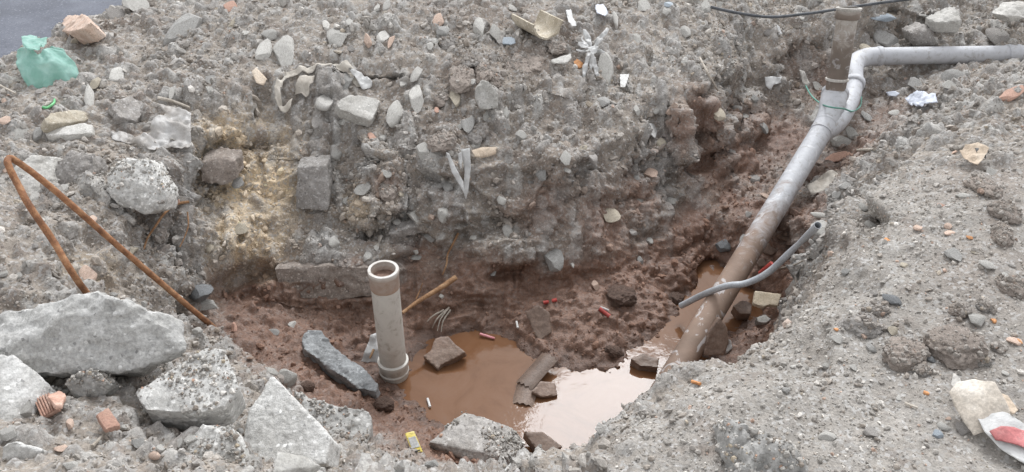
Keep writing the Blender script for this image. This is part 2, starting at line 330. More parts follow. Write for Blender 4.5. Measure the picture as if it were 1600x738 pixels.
mud = np.maximum(mud, blob([(850,325,-.3,.15,.7),(945,355,-.45,.2,.9),(1000,310,-.36,.16,.8),(1065,205,-.24,.13,.8),(1100,185,-.24,.16,.95),(1110,260,-.42,.22,.9),(1220,220,-.42,.24,1),(1165,250,-.4,.2,1),(1180,190,-.3,.16,.8),(1330,240,-.3,.25,.85),(1380,185,-.3,.2,.6),(1290,140,-.3,.2,.7),(1260,330,-.45,.25,.9),(600,290,-.28,.07,.7),(1250,100,-.2,.16,.45)]))
brown = np.maximum(blob([(730,115,.015,.16,.9),(700,205,-.05,.17,.6),(830,95,.0,.15,.8),(880,60,.05,.25,.6),(790,30,.1,.2,.5),(880,230,-.12,.2,.6),(1550,430,.1,.2,.4),(1540,280,.07,.2,.5),(1400,180,-.22,.4,.5),(1480,560,.04,.15,.3),(700,20,.14,.2,.5),(500,300,-.28,.2,.4),(880,180,-.08,.16,.5),(620,130,.05,.12,.4)]), np.clip(medn*1.6-.35, 0, .55))
sand = blob([(345,232,-.12,.15,1),(400,255,-.2,.2,1),(425,300,-.3,.18,1),(375,310,-.3,.16,1),(385,370,-.42,.18,1),(410,430,-.52,.15,.9),(395,465,-.55,.1,.8),(140,425,-.12,.09,.6),(560,320,-.32,.10,.4)])*np.clip(.85+.8*medn, 0, 1)
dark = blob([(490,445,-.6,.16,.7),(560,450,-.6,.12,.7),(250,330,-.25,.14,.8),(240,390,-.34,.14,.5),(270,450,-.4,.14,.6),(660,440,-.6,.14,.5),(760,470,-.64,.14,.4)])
bank = np.clip((flat[:, 0]*1.0-.15)*5, 0, 1)*np.clip((Z+.16)/.08, 0, 1)*np.clip((2.9-flat[:, 1])/.5, 0, 1)
v2 = flat[:, 1]-flat[:, 2]*1.1
w1 = flat+np.stack([fbm(flat, 20, 2, 31), fbm(flat, 20, 2, 32), fbm(flat, 20, 2, 33)], 1)*.012
s1, id1 = cells(w1[:, 0], w1[:, 1]-w1[:, 2]*1.1, .085, 11, .42); s2, id2 = cells(w1[:, 0], w1[:, 1]-w1[:, 2]*1.1, .036, 23, .6)
rub = (1-mud)*(1-.75*bank)
crumb = 1-2*np.abs(fbm(flat, 11, 3, 71))
det = (fbm(flat, 4.5, 3, 1)*.034*(1-.6*bank) + fbm(flat, 20, 3, 2)*.017*(1-.8*bank) + crumb*.016*(1-.8*bank) + fbm(flat, 60, 2, 4)*.006*(1-.65*bank)
       + s1*.036*rub + s2*.017*(rub*.9+.10)*(1-.5*bank))
clump = 1-np.abs(fbm(flat, 16, 3, 41)); s3, id3 = cells(w1[:, 0]+.3, w1[:, 1]-w1[:, 2]*1.1, .024, 77, .7)
det_m = (clump-.75)*.022+fbm(flat, 6, 3, 43)*.028+fbm(flat, 38, 3, 42)*.012+s2*.020+s3*.010
low = np.clip((Z+.80)/.08, .15, 1)                # stays quiet close to the water
det = det*(1-mud)+det_m*mud*low
gull = np.abs(fbm(np.stack([flat[:, 0]*2.2, flat[:, 1]*.6, flat[:, 2]*.5], 1), 6, 3, 51))   # gullies washed down the walls
det -= steep*np.clip(.15-gull, 0, 1)*.09
det -= steep*np.clip(fbm(np.stack([flat[:, 0]*.5, flat[:, 1]*.5, flat[:, 2]*2.0], 1), 6, 4, 57)-.05, 0, 1)*.24
det += steep*(1-.6*mud)*(fbm(flat, 8, 3, 58)*.05+(1-2*np.abs(fbm(flat, 17, 3, 59)))*.022+fbm(flat, 42, 3, 60)*.014+s2*.014)
rim = np.clip((flat[:, 0]-.05)*6, 0, 1)*np.clip((2.45-flat[:, 1])*5, 0, 1); det *= 1-.6*rim*steep
det *= inner; det *= (1-.95*onroad.ravel())
pos = flat+N.reshape(-1, 3)*det[:, None]
# soil colour
def mixa(a, b, t): return a*(1-t[:, None])+np.asarray(b)*t[:, None]
g = np.ones((len(flat), 3))*np.array([.288,.252,.217])
g = mixa(g, (.292,.270,.245), bank*.9)
g = mixa(g, (.165,.122,.097), brown*.8)
g = mixa(g, (.265,.228,.195), steep*.5*np.clip(.8+1.2*big, 0, 1))
g = mixa(g, (.58,.46,.315), sand)
g = mixa(g, (.185,.105,.072), mud)
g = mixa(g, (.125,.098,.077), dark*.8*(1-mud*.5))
g *= (1+.22*fbm(flat, 9, 4, 61)+.14*fbm(flat, 40, 3, 62))[:, None]
def stone_tint(idv):
    k = idv[:, None]; return np.where(k < .45, [.30,.285,.27], np.where(k < .72, [.36,.35,.335], np.where(k < .88, [.23,.195,.17], [.44,.43,.41])))
m1 = np.clip(s1*6-.6, 0, 1)*rub*.7*(1-.7*sand)*(1-.5*brown); g = mixa(g, 0, m1)+stone_tint(id1)*m1[:, None]
m2 = np.clip(s2*6-.6, 0, 1)*rub*.7*(1-.7*sand)*(1-.5*brown); g = mixa(g, 0, m2)+stone_tint(id2)*m2[:, None]
g = np.clip(g, .01, .8)
g *= (1-.36*np.clip((-.718-pos[:, 2])/.022, 0, 1)*(1-onroad.ravel()))[:, None]     # soaked strip along the water line
wet = np.clip((-.55-Z+.05*big)/.15, 0, 1)
wet = np.maximum(wet, mud*.8)
idx = np.arange(NX*NY).reshape(NY, NX)
quads = np.stack([idx[:-1, :-1], idx[:-1, 1:], idx[1:, 1:], idx[1:, :-1]], -1).reshape(-1, 4)
gm = mesh_np('ground', pos, quads)
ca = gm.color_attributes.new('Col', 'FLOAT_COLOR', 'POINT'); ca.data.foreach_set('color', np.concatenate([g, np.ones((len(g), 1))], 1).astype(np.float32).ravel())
wa = gm.attributes.new('wet', 'FLOAT', 'POINT'); wa.data.foreach_set('value', wet.astype(np.float32))
def ground_mat(name, attr_wet=True, fine=1.0):
    m, nt, n, l, b = nodes_of(name); v = coord(n, l, jitter=False)
    at = n.new('ShaderNodeAttribute'); at.attribute_name = 'Col'; c = at.outputs['Color']
    t = noise(n, l, v, 130, 4, .7); r = ramp(n, [(.3, (.62,)*3), (.72, (1.35,)*3)]); l.new(t.outputs['Fac'], r.inputs[0]); c = mixc(n, l, c, r.outputs[0], fine, 'MULTIPLY')
    bu = n.new('ShaderNodeBump'); bu.inputs['Strength'].default_value = .8; bu.inputs['Distance'].default_value = .006
    hgt = t.outputs['Fac']
    if attr_wet:
        w = n.new('ShaderNodeAttribute'); w.attribute_name = 'wet'
        vo = n.new('ShaderNodeTexVoronoi'); vo.inputs['Scale'].default_value = 105; l.new(v, vo.inputs['Vector'])
        sp = n.new('ShaderNodeSeparateColor'); l.new(vo.outputs['Color'], sp.inputs[0])
        gt = n.new('ShaderNodeMath'); gt.operation = 'GREATER_THAN'; gt.inputs[1].default_value = .72; l.new(sp.outputs[0], gt.inputs[0])
        iv = n.new('ShaderNodeMath'); iv.operation = 'SUBTRACT'; iv.inputs[0].default_value = 1; l.new(w.outputs['Fac'], iv.inputs[1])
        ml = n.new('ShaderNodeMath'); ml.operation = 'MULTIPLY'; l.new(gt.outputs[0], ml.inputs[0]); l.new(iv.outputs[0], ml.inputs[1])
        tint = ramp(n, [(0, (.20,.18,.165)), (.6, (.36,.35,.335)), (1, (.52,.51,.50))]); l.new(sp.outputs[1], tint.inputs[0])
        m8 = n.new('ShaderNodeMath'); m8.operation = 'MULTIPLY'; m8.inputs[1].default_value = .6; l.new(ml.outputs[0], m8.inputs[0])
        c = mixc(n, l, c, tint.outputs[0], m8.outputs[0])
        rr = n.new('ShaderNodeMapRange'); rr.inputs[3].default_value = .95; rr.inputs[4].default_value = .38; l.new(w.outputs['Fac'], rr.inputs[0]); l.new(rr.outputs[0], b.inputs['Roughness'])
    else: b.inputs['Roughness'].default_value = .92
    l.new(c, b.inputs['Base Color']); l.new(hgt, bu.inputs['Height']); l.new(bu.outputs[0], b.inputs['Normal'])
ground_mat('earth'); ground_mat('pebble', False, .7)
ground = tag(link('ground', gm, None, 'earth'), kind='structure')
bpy.context.view_layer.update()
DG = bpy.context.evaluated_depsgraph_get(); GE = ground.evaluated_get(DG)
def hit(px, py):
    d = ray(px, py).normalized(); ok, p, nn, _ = GE.ray_cast(Vector((0, 0, CAM_H)), d)
    return (p, nn) if ok else (P(px, py, 0), Vector((0, 0, 1)))
def under(x, y):
    ok, p, nn, _ = GE.ray_cast(Vector((x, y, 3)), Vector((0, 0, -1))); return p.z if ok else 0.0
def slope(px, py):
    """smooth ground normal around a pixel"""
    a, b, c = hit(px-9, py+5)[0], hit(px+9, py+5)[0], hit(px, py-9)[0]; nn = (b-a).cross(c-a)
    if nn.length < 1e-9: return Vector((0, 0, 1))
    nn.normalize(); return nn if nn.z > 0 else -nn

# ------------------------------------------------------------------ road
ex = Vector((rd.x, rd.y, 0)); a = RE0-ex*60; b = RE0+ex*500; off = Vector((-rd.y, rd.x, 0))
rv = []; rf = []; steps = [-60, -8, -2, -1, -.5, 0, .5, 1, 1.5, 2, 4, 10, 40, 500]
for s in steps:
    for w in (-.16, 1, 4, 9): rv.append(RE0+ex*s+off*w)
for i in range(len(steps)-1):
    for k in range(3): rf.append((i*4+k, i*4+k+1, (i+1)*4+k+1, (i+1)*4+k))
tag(link('road', mesh_py('road', [(p.x, p.y, 0.0) for p in rv], rf, False), None, 'asphalt'), kind='structure')

# ------------------------------------------------------------------ water
WATER = -.752
m, nt, n, l, b = nodes_of('muddy_water'); v = coord(n, l, jitter=False)
t = noise(n, l, v, 4.2, 6, .65, 1.2); r = ramp(n, [(.32, (.120,.058,.029)), (.5, (.158,.079,.042)), (.62, (.168,.088,.050)), (.8, (.150,.092,.064))]); l.new(t.outputs['Fac'], r.inputs[0])
l.new(r.outputs[0], b.inputs['Base Color']); b.inputs['Roughness'].default_value = .05; b.inputs['IOR'].default_value = 1.33; b.inputs['Specular IOR Level'].default_value = .27
t = noise(n, l, v, 16, 4, .6, .5); bu = n.new('ShaderNodeBump'); bu.inputs['Strength'].default_value = .06; bu.inputs['Distance'].default_value = .01
l.new(t.outputs['Fac'], bu.inputs['Height']); l.new(bu.outputs[0], b.inputs['Normal'])
tag(link('water', mesh_py('water', [(-.80,1.86,WATER),(1.45,1.86,WATER),(1.45,3.25,WATER),(-.80,3.25,WATER)], [(0,1,2,3)], False), None, 'muddy_water'), kind='structure')

# ------------------------------------------------------------------ shapes
def ico(sub):
    bm = bmesh.new(); bmesh.ops.create_icosphere(bm, subdivisions=sub, radius=1.0)
    bm.verts.ensure_lookup_table(); v = np.array([x.co[:] for x in bm.verts]); f = np.array([[x.index for x in fc.verts] for fc in bm.faces]); bm.free(); return v, f
ICO = {k: ico(k) for k in (1, 2, 3, 4, 5)}
def rock_mesh(seed, sub=3, cuts=9, rough=.06, lump=False):
    r = np.random.default_rng(seed); v, f = ICO[sub]; v = v.copy()
    if lump:
        v *= (1+.30*fbm(v+seed*3.1, 1.6, 2, seed)+.15*fbm(v+seed, 4.0, 3, seed+1)+.10*(1-2*np.abs(fbm(v+seed, 7.0, 3, seed+2))))[:, None]
    else:
        for _ in range(cuts):
            nn = r.normal(size=3); nn /= np.linalg.norm(nn); d = r.uniform(.42, .80)
            k = np.maximum(v@nn-d, 0); v -= k[:, None]*nn
        v *= (1+rough*fbm(v+seed*1.7, 2.2, 4, seed))[:, None]
    v -= (v.max(0)+v.min(0))/2; v /= (v.max(0)-v.min(0))/2
    me = mesh_np('rock', v, f)
    if not lump: me.set_sharp_from_angle(angle=R(28))
    return me
ROCKS = [rock_mesh(i, 3) for i in range(14)]; LUMPS = [rock_mesh(50+i, 5, lump=True) for i in range(6)]
FLATS = [rock_mesh(80+i, 3, 6, .05) for i in range(6)]
_matmesh = {}
def with_mat(me, mat):
    k = (me.name, mat)
    if k not in _matmesh:
        c = me.copy(); c.materials.clear(); c.materials.append(MATS[mat]); _matmesh[k] = c
    return _matmesh[k]
def region(px, py):
    if px < 330 and py > 215 and py < 470: return 'on the rubble slope beside the bent rusty bar'
    if px < 600 and py >= 470: return 'among the broken concrete lumps'
    if px > 1130 and py < 265: return 'in the trench beside the grey pipe'
    if px > 1265 and py >= 265: return 'on the grey gravel bank'
    if px > 830 and py > 590: return 'on the grey gravel bank'
    if py < 228: return 'on the rubble heap above the pit'
    if py < 430: return 'stuck in the back wall of the pit'
    return 'in the mud of the pit'
MARKS = [(66,100,'the green bag'),(240,205,'the clear plastic bag'),(490,110,'the cloth ribbon'),(560,168,'the big cream block'),(735,15,'the largest rock of the heap'),(760,150,'the split pale rock'),(730,110,'the dark clods'),(838,45,'the half round pipe sherd'),(925,85,'the shredded white plastic'),
 (725,270,'the torn white V of plastic'),(1020,203,'the pointed white flake'),(1210,30,'the dark cable'),(1318,70,'the mud-blotched pipe stub'),(1303,165,'the pipe socket'),(1470,88,'the horizontal pipe'),(1440,158,'the crumpled bluish plastic'),(1525,245,'the torn cream package'),(1290,290,'the muddy rag'),(1245,385,'the grey conduit'),
 (60,330,'the bent rusty bar'),(212,295,'the large rounded lump'),(115,265,'the chunky grey-brown lump'),(395,300,'the yellow sand'),(488,295,'the upright masonry block'),(645,360,'the thin slanting slab'),(505,440,'the dark footing'),(600,440,'the upright pipe top'),(700,400,'the rust-red root'),(265,345,'the arched orange root'),
 (150,520,'the big jagged slab'),(300,610,'the squared gritty block'),(445,660,'the tilted pale wedge'),(535,670,'the crusted lump'),(77,632,'the ribbed terracotta'),(168,652,'the square terracotta flake'),(530,565,'the wet concrete bar'),(690,550,'the slab in the puddle'),(646,692,'the yellow tag'),(860,472,'the flat red bit'),(945,490,'the slanting red bit'),
 (1100,480,'the low end of the pipe'),(1198,468,'the beige tile'),(1285,350,'the rock at the conduit end'),(1450,530,'the two biggest clods'),(1540,650,'the crushed carton'),(1195,700,'the charcoal rock'),(1560,380,'the brown clods of the bank'),(1400,400,'the middle of the gravel bank'),(1087,600,'the tan cigarette end'),(105,192,'the two long flat stones'),(115,36,'the road edge stone'),(880,340,'the brown hollow in the wall')]
def near(px, py):
    return min(MARKS, key=lambda m_: (m_[0]-px)**2+(m_[1]-py)**2)[2]
CNAME = {'stone_pale': 'pale grey', 'stone_white': 'whitish', 'stone_grey': 'mid grey', 'stone_dark': 'dark grey', 'stone_tan': 'tan', 'stone_blue': 'bluish grey', 'clod': 'brown', 'clod_grey': 'grey brown', 'mud_lump': 'wet brown', 'mud_stone': 'mud brown', 'terracotta': 'terracotta red', 'salmon': 'salmon pink', 'orange_bit': 'orange', 'concrete_dusty': 'dusty grey', 'concrete': 'light grey'}
def put_rock(px, py, w, h, mat, kind='rock', label=None, seed=None, sink=.37, cat=None):
    i = random.randrange(1000) if seed is None else seed
    p, nn = hit(px, py+h*.25); s = m_px(p)
    lib = LUMPS if kind == 'clod' else (FLATS if w > 2*h else ROCKS)
    name = {'rock': 'stone', 'clod': 'earth_clod', 'brick': 'brick_fragment'}[kind]
    o = bpy.data.objects.new(name, with_mat(lib[i % len(lib)], mat)); COL.objects.link(o)
    view = (p-Vector((0, 0, CAM_H))).normalized(); c = abs(view.z)
    sx = w*s/2; sz = max(.55*h*s/2/max(.45, math.sqrt(1-c*c)), .004); sy = max((h*s/2-.6*sz*.5)/max(c, .4), .5*sx*.7)
    if w > 2*h: sz = h*s*.35
    o.scale = (sx, sy, sz)
    up = Vector((0, 0, 1)).lerp(nn if nn.z > .2 else Vector((0, 0, 1)), .45).normalized()
    q = Vector((0, 0, 1)).rotation_difference(up)
    o.rotation_mode = 'QUATERNION'; o.rotation_quaternion = q @ Quaternion((0, 0, 1), (random.choice((0, math.pi))+random.uniform(-.35, .35)))
    o.location = p+up*sz*(1-2*sink)
    k_ = w*s; size = 'large' if k_ > .16 else 'fist sized' if k_ > .085 else 'medium' if k_ > .055 else 'small' if k_ > .035 else 'tiny'
    size += ' upright' if h > 1.15*w else ' flat' if w > 2*h else ' long' if w > 1.55*h else ' squat' if w > 1.2*h else ' blocky'
    noun = {'rock': 'stone', 'clod': 'crumbly earth clod', 'brick': 'brick fragment'}[kind]
    lb = label or f"{size} {CNAME[mat]} {noun} near {near(px, py)}"
    return tag(o, lb, cat or {'rock': 'stone', 'clod': 'clod', 'brick': 'brick'}[kind], None if label else f"{noun}s near {near(px, py)}")

def remesh(name, bm, voxel, amp, mat, origin, parent=None, seed=0, freq=9):
    """solid of the bmesh, evenly meshed and roughened like broken material; object origin at 'origin'"""
    for x in bm.verts: x.co -= origin
    me = bpy.data.meshes.new(name); bm.to_mesh(me); bm.free()
    o = bpy.data.objects.new(name, me); COL.objects.link(o)
    md = o.modifiers.new('r', 'REMESH'); md.mode = 'VOXEL'; md.voxel_size = voxel; md.use_smooth_shade = True
    bpy.context.view_layer.update(); dg = bpy.context.evaluated_depsgraph_get()
    m2 = bpy.data.meshes.new_from_object(o.evaluated_get(dg)); o.modifiers.clear(); o.data = m2; bpy.data.meshes.remove(me); m2.name = name
    nv = len(m2.vertices); co = np.empty(nv*3, np.float32); m2.vertices.foreach_get('co', co); co = co.reshape(-1, 3).astype(float)
    no = np.empty(nv*3, np.float32); m2.vertex_normals.foreach_get('vector', no); no = no.reshape(-1, 3)
    q = co+seed*1.37
    d = fbm(q, freq, 4, seed)*amp+fbm(q, 55, 3, seed+9)*amp*.45-np.clip(np.abs(fbm(q, 21, 3, seed+11))-.12, 0, 1)*amp*1.3
    pit = np.clip(vnoise(q, 38, seed+5)-.45, 0, 1)*amp*1.6
    co = co+no*(d-pit)[:, None]; m2.vertices.foreach_set('co', co.astype(np.float32).ravel()); m2.update()
    m2.polygons.foreach_set('use_smooth', np.ones(len(m2.polygons), bool)); m2.set_sharp_from_angle(angle=R(38))
    o.location = origin; m2.materials.clear(); m2.materials.append(MATS[mat])
    if parent is not None: o.parent = parent
    return o
def hull_block(name, pts, ext, voxel, amp, mat, label, cat, seed=0, group=None, freq=9):
    """broken block: pts are (px, py, z) corners of the seen faces, ext sweeps them back to the unseen side"""
    w = [P(*p) for p in pts]; e = Vector(ext); allp = w+[q+e for q in w]
    bm = bmesh.new()
    for q in allp: bm.verts.new(q)
    bmesh.ops.convex_hull(bm, input=bm.verts)
    bmesh.ops.delete(bm, geom=[x for x in bm.verts if not x.link_faces], context='VERTS')
    c = sum(allp, Vector())/len(allp); c.z = min(q.z for q in allp)
    return tag(remesh(name, bm, voxel, amp, mat, c, None, seed, freq), label, cat, group)
def plane_poly(poly, z=None, normal=None, lift=0.0):
    cx = sum(p[0] for p in poly)/len(poly); cy = sum(p[1] for p in poly)/len(poly)
    p0, _ = hit(cx, cy)
    if z is not None: p0 = P(cx, cy, z)
    nn = Vector(normal).normalized() if normal is not None else slope(cx, cy)
    if nn.z < .35: nn = (nn+Vector((0, -.1, .5))).normalized()
    p0 = p0+nn*lift; o0 = Vector((0, 0, CAM_H)); out = []
    for px, py in poly:
        d = ray(px, py); t = (p0-o0).dot(nn)/d.dot(nn); out.append(o0+d*t)
    return out, nn, p0
def slab(name, poly, thick, mat, label=None, cat=None, z=None, normal=None, lift=0.0, voxel=.006, amp=.004, seed=0, parent=None, group=None, freq=12):
    """flat broken piece with the traced outline and its own thickness"""
    pts, nn, p0 = plane_poly(poly, z, normal, lift); bm = bmesh.new()
    top = [bm.verts.new(q) for q in pts]; bot = [bm.verts.new(q-nn*thick) for q in pts]; k = len(pts)
    bm.faces.new(top); bm.faces.new(bot[::-1])
    for i in range(k): bm.faces.new((top[i], bot[i], bot[(i+1) % k], top[(i+1) % k]))
    bmesh.ops.recalc_face_normals(bm, faces=bm.faces); bmesh.ops.triangulate(bm, faces=bm.faces)
    o = remesh(name, bm, voxel, amp, mat, p0.copy(), None, seed, freq)
    if parent is not None: o.location -= parent.location; o.parent = parent
    return tag(o, label, cat, group)
def sheet(name, poly, mat, label=None, cat=None, wr=.012, lift=.012, freq=26, seed=0, z=None, normal=None, thick=.0012, step=7, parent=None, curl=0.0, drape=.0, group=None):
    """crumpled film or paper with the traced outline: filled with a fine net, folded, given thickness"""
    pts, nn, p0 = plane_poly(poly, z, normal, lift)
    u = nn.orthogonal().normalized(); w = nn.cross(u); q2 = [((p-p0).dot(u), (p-p0).dot(w)) for p in pts]
    xs = [a for a, _ in q2]; ys = [b for _, b in q2]; s = m_px(p0)*step
    def ins(x, y):
        r_ = False; j = len(q2)-1
        for i in range(len(q2)):
            (xi, yi), (xj, yj) = q2[i], q2[j]
            if (yi > y) != (yj > y) and x < (xj-xi)*(y-yi)/(yj-yi)+xi: r_ = not r_
            j = i
        return r_
    edge = []
    for i in range(len(q2)):
        (xa, ya), (xb, yb) = q2[i], q2[(i+1) % len(q2)]; nseg = max(1, int(math.hypot(xb-xa, yb-ya)/s))
        for k in range(nseg): edge.append(Vector((xa+(xb-xa)*k/nseg, ya+(yb-ya)*k/nseg)))
    ne = len(edge); inn = []
    rr = random.Random(seed); y = min(ys)
    while y < max(ys):
        x = min(xs)
        while x < max(xs):
            a, b = x+rr.uniform(-.25, .25)*s, y+rr.uniform(-.25, .25)*s
            if ins(a, b) and min((Vector((a, b))-e).length for e in edge) > s*.45: inn.append(Vector((a, b)))
            x += s
        y += s
    vv, _, ff, _, _, _ = delaunay_2d_cdt(edge+inn, [], [list(range(ne))], 1, 1e-7)
    P3 = np.array([(p0+u*a+w*b)[:] for a, b in vv]); sp = max(max(xs)-min(xs), max(ys)-min(ys))
    f1 = 1-2*np.abs(fbm(P3+seed*2.3, freq*.5, 2, seed)); f2 = fbm(P3+seed, freq*1.7, 3, seed+3)
    q = np.array([(a, b) for a, b in vv]); rad = (q[:, 0]**2+q[:, 1]**2)/(sp*sp*.25)
    hgt = wr*(f1*.7+f2*.5)+curl*sp*.25*rad
    P3 = P3+np.array(nn)[None, :]*hgt[:, None]
    if drape:
        for i in range(len(P3)):
            g_ = under(P3[i, 0], P3[i, 1])+.004
            P3[i, 2] = max(P3[i, 2]*(1-drape)+(g_+abs(hgt[i]))*drape, g_)
    base = p0 if parent is None else parent.location
    me = mesh_py(name, [Vector(x) for x in P3], [tuple(f) for f in ff], True, Vector(base))
    o = link(name, me, parent, mat)
    if parent is None: o.location = p0
    so = o.modifiers.new('thickness', 'SOLIDIFY'); so.thickness = thick; so.offset = 0
    return tag(o, label, cat, group)
def spline(pts, nseg):
    out = []; p = [pts[0]*2-pts[1]]+list(pts)+[pts[-1]*2-pts[-2]]
    for i in range(1, len(p)-2):
        for k in range(nseg):
            t = k/nseg; out.append(.5*((2*p[i])+(p[i+1]-p[i-1])*t+(2*p[i-1]-5*p[i]+4*p[i+1]-p[i+2])*t*t+(3*p[i]-p[i-1]-3*p[i+1]+p[i+2])*t**3))
    out.append(pts[-1]); return out
def tube(name, pts, rad, mat, parent=None, origin=None, seg=18, inner=0.0, wob=0.0, seed=0, caps=True, patch=0.0, flat=1.0):
    """round bar, wire or hollow pipe swept along points; rad is a number or a function of 0..1"""
    rr = random.Random(seed); k = len(pts); v = []; f = []; al = []; fr = None
    rf_ = rad if callable(rad) else (lambda t: rad)
    rings = []
    for i, p in enumerate(pts):
        d = (pts[min(i+1, k-1)]-pts[max(i-1, 0)]).normalized()
        if fr is None: fr = d.cross(Vector((0, 0, 1))).normalized() if abs(d.z) < .95 else d.orthogonal().normalized()
        fr = (fr-d*fr.dot(d)).normalized(); bn = d.cross(fr); rings.append((p, fr.copy(), bn))
    def add(order, shrink):
        for i in order:
            p, a, b = rings[i]; t = i/(k-1); r = rf_(t)-shrink
            for s in range(seg):
                th = 2*math.pi*s/seg; q = r*(1+rr.uniform(-wob, wob)); v.append(p+a*math.cos(th)*q+b*math.sin(th)*q*flat); al.append(t)
    add(range(k), 0); n_ = k
    if inner: add(range(k-1, -1, -1), inner); n_ = 2*k
    for i in range(n_-1):
        for s in range(seg): f.append((i*seg+s, i*seg+(s+1) % seg, (i+1)*seg+(s+1) % seg, (i+1)*seg+s))
    if inner:
        for s in range(seg): f.append(((n_-1)*seg+s, (n_-1)*seg+(s+1) % seg, (s+1) % seg, s))
    elif caps:
        f.append(tuple(range(seg))[::-1]); f.append(tuple((k-1)*seg+s for s in range(seg)))
    org = origin if origin is not None else (parent.location if parent is not None else pts[0])
    me = mesh_py(name, v, f, True, Vector(org)); me.set_sharp_from_angle(angle=R(50))
    at = me.attributes.new('along', 'FLOAT', 'POINT'); at.data.foreach_set('value', al)
    at = me.attributes.new('patch', 'FLOAT', 'POINT'); at.data.foreach_set('value', [patch]*len(v))
    o = link(name, me, parent, mat)
    if parent is None: o.location = org
    return o
def lerp_pts(a, b, n_): return [a.lerp(b, i/n_) for i in range(n_+1)]

# ================================================================== pipes
PR = .053
A = P(1078, 545, -.665); B = P(1284, 205, -.275); dirp = (B-A).normalized()
root = empty('drain_pipe', A, 'long grey plastic drain pipe with branch and elbow, mud caked on its low end', 'pipe')
tube('main_tube', lerp_pts(A-dirp*.45, B, 26), PR, 'pvc_main', root, seg=28, inner=.004, patch=1.0)
S1 = P(1296, 180, -.235); S2 = P(1305, 146, -.175)
fit = spline([B-dirp*.02, B+dirp*.05, S1, S1.lerp(S2, .6), S2], 5)
tube('socket_bend', fit, lambda t: PR*1.07 if t < .55 else PR*(1.07+.14*min(1, (t-.55)/.12)), 'pvc_clean', root, seg=28, inner=.005)
tube('socket_rim', [S2-(S2-S1).normalized()*.020, S2-(S2-S1).normalized()*.016, S2+(S2-S1).normalized()*.004, S2+(S2-S1).normalized()*.008], lambda t: PR*1.29 if .2 < t < .8 else PR*1.23, 'pvc_clean', root, seg=28, inner=.012)
tube('socket_seam', [B+dirp*.045, B+dirp*.05, B+dirp*.058, B+dirp*.063], lambda t: PR*1.11 if .2 < t < .8 else PR*1.06, 'pvc_clean', root, seg=28, inner=.006)
BR = .049
bp = [B-dirp*.04, P(1304, 196, -.27), P(1318, 178, -.265), P(1330, 152, -.245), P(1334, 132, -.22)]
tube('branch_tube', spline(bp, 6), BR*.96, 'pvc_clean', root, seg=24, inner=.004)
c1 = P(1334, 132, -.22); c0 = P(1331, 142, -.232); cd = (c1-c0).normalized()
tube('branch_collar', [c1-cd*.015, c1-cd*.01, c1+cd*.02, c1+cd*.026], lambda t: BR*1.16 if .1 < t < .9 else BR*1.05, 'pvc_clean', root, seg=24, inner=.006)
e0 = c1+cd*.01; e1 = P(1333, 113, -.19); e2 = P(1337, 98, -.175); e3 = P(1352, 90, -.175); e4 = P(1372, 88, -.175)
tube('elbow', spline([e0, e1, e2, e3, e4], 6), BR*1.04, 'pvc_clean', root, seg=24, inner=.004)
ed = (e4-e3).normalized()
tube('elbow_collar', [e4-Vector((.012,0,0)), e4-Vector((.008,0,0)), e4+Vector((.016,0,0)), e4+Vector((.02,0,0))], lambda t: BR*1.12 if .1 < t < .9 else BR*1.05, 'pvc_clean', root, seg=24, inner=.006)
h1 = P(1700, 83, -.175)
tube('long_tube', lerp_pts(e4, h1, 16), BR, 'pvc_clean', root, seg=24, inner=.004)
k1 = P(1580, 85, -.175); kd = (h1-e4).normalized()
tube('coupling', [k1-kd*.034, k1-kd*.03, k1-kd*.012, k1-kd*.008, k1+kd*.022, k1+kd*.026, k1+kd*.04, k1+kd*.044], lambda t: BR*(1.06, 1.13, 1.13, 1.09, 1.09, 1.14, 1.14, 1.06)[min(7, int(t*7.01))], 'pvc_clean', root, seg=24, inner=.006)
# stained stub in the socket
T0 = S2-(S2-S1).normalized()*.03; T1 = P_y(1326, 16, T0.y+.10); td = (T1-T0).normalized()
root = empty('pipe_stub', T0, 'upright pipe stub blotched with dried brown mud, plugged into the grey socket', 'pipe')
tube('tube', lerp_pts(T0, T1, 16), .050, 'pvc_mottled', root, seg=24, inner=.004, patch=.5)
tube('top_collar', [T1-td*.045, T1-td*.04, T1-td*.006, T1], lambda t: .058 if .05 < t < .95 else .053, 'pvc_mottled', root, seg=24, inner=.008)
tube('top_rim', [T1-td*.002, T1+td*.004, T1+td*.010, T1+td*.013], lambda t: .062 if .2 < t < .8 else .058, 'paper_dirty', root, seg=24, inner=.010)
q0 = T0+td*.085
tube('rubber_ring', [q0, q0+td*.003, q0+td*.012, q0+td*.015], lambda t: .057 if .2 < t < .8 else .052, 'paper_dirty', root, seg=24, inner=.008)
# standing pipe
V0 = P(617, 590, -.77); V1 = P_y(599, 424, V0.y+.004); vd = (V1-V0).normalized()
root = empty('standing_pipe', V0, 'upright off-white plastic pipe standing in the brown puddle, open at the top', 'pipe')
tube('tube', lerp_pts(V0, V1, 20), .0535, 'pvc_stand', root, seg=32, inner=.0045)
tube('top_collar', [V1-vd*.075, V1-vd*.066, V1-vd*.012, V1-vd*.008, V1+vd*.006, V1+vd*.010], lambda t: (.0540, .0560, .0560, .0590, .0590, .0575)[min(5, int(t*5.01))], 'pvc_rim', root, seg=32, inner=.011, wob=.012)
tube('base_socket', [V0, V0+vd*.004, V0+vd*.075, V0+vd*.082, V0+vd*.098, V0+vd*.102], lambda t: (.0565, .058, .058, .0625, .0625, .055)[min(5, int(t*5.01))], 'pvc_stand', root, seg=32, inner=.006)
tube('base_ring', [V0+vd*.036, V0+vd*.040, V0+vd*.046, V0+vd*.050], lambda t: .0605 if .2 < t < .8 else .058, 'pvc_stand', root, seg=32, inner=.005)
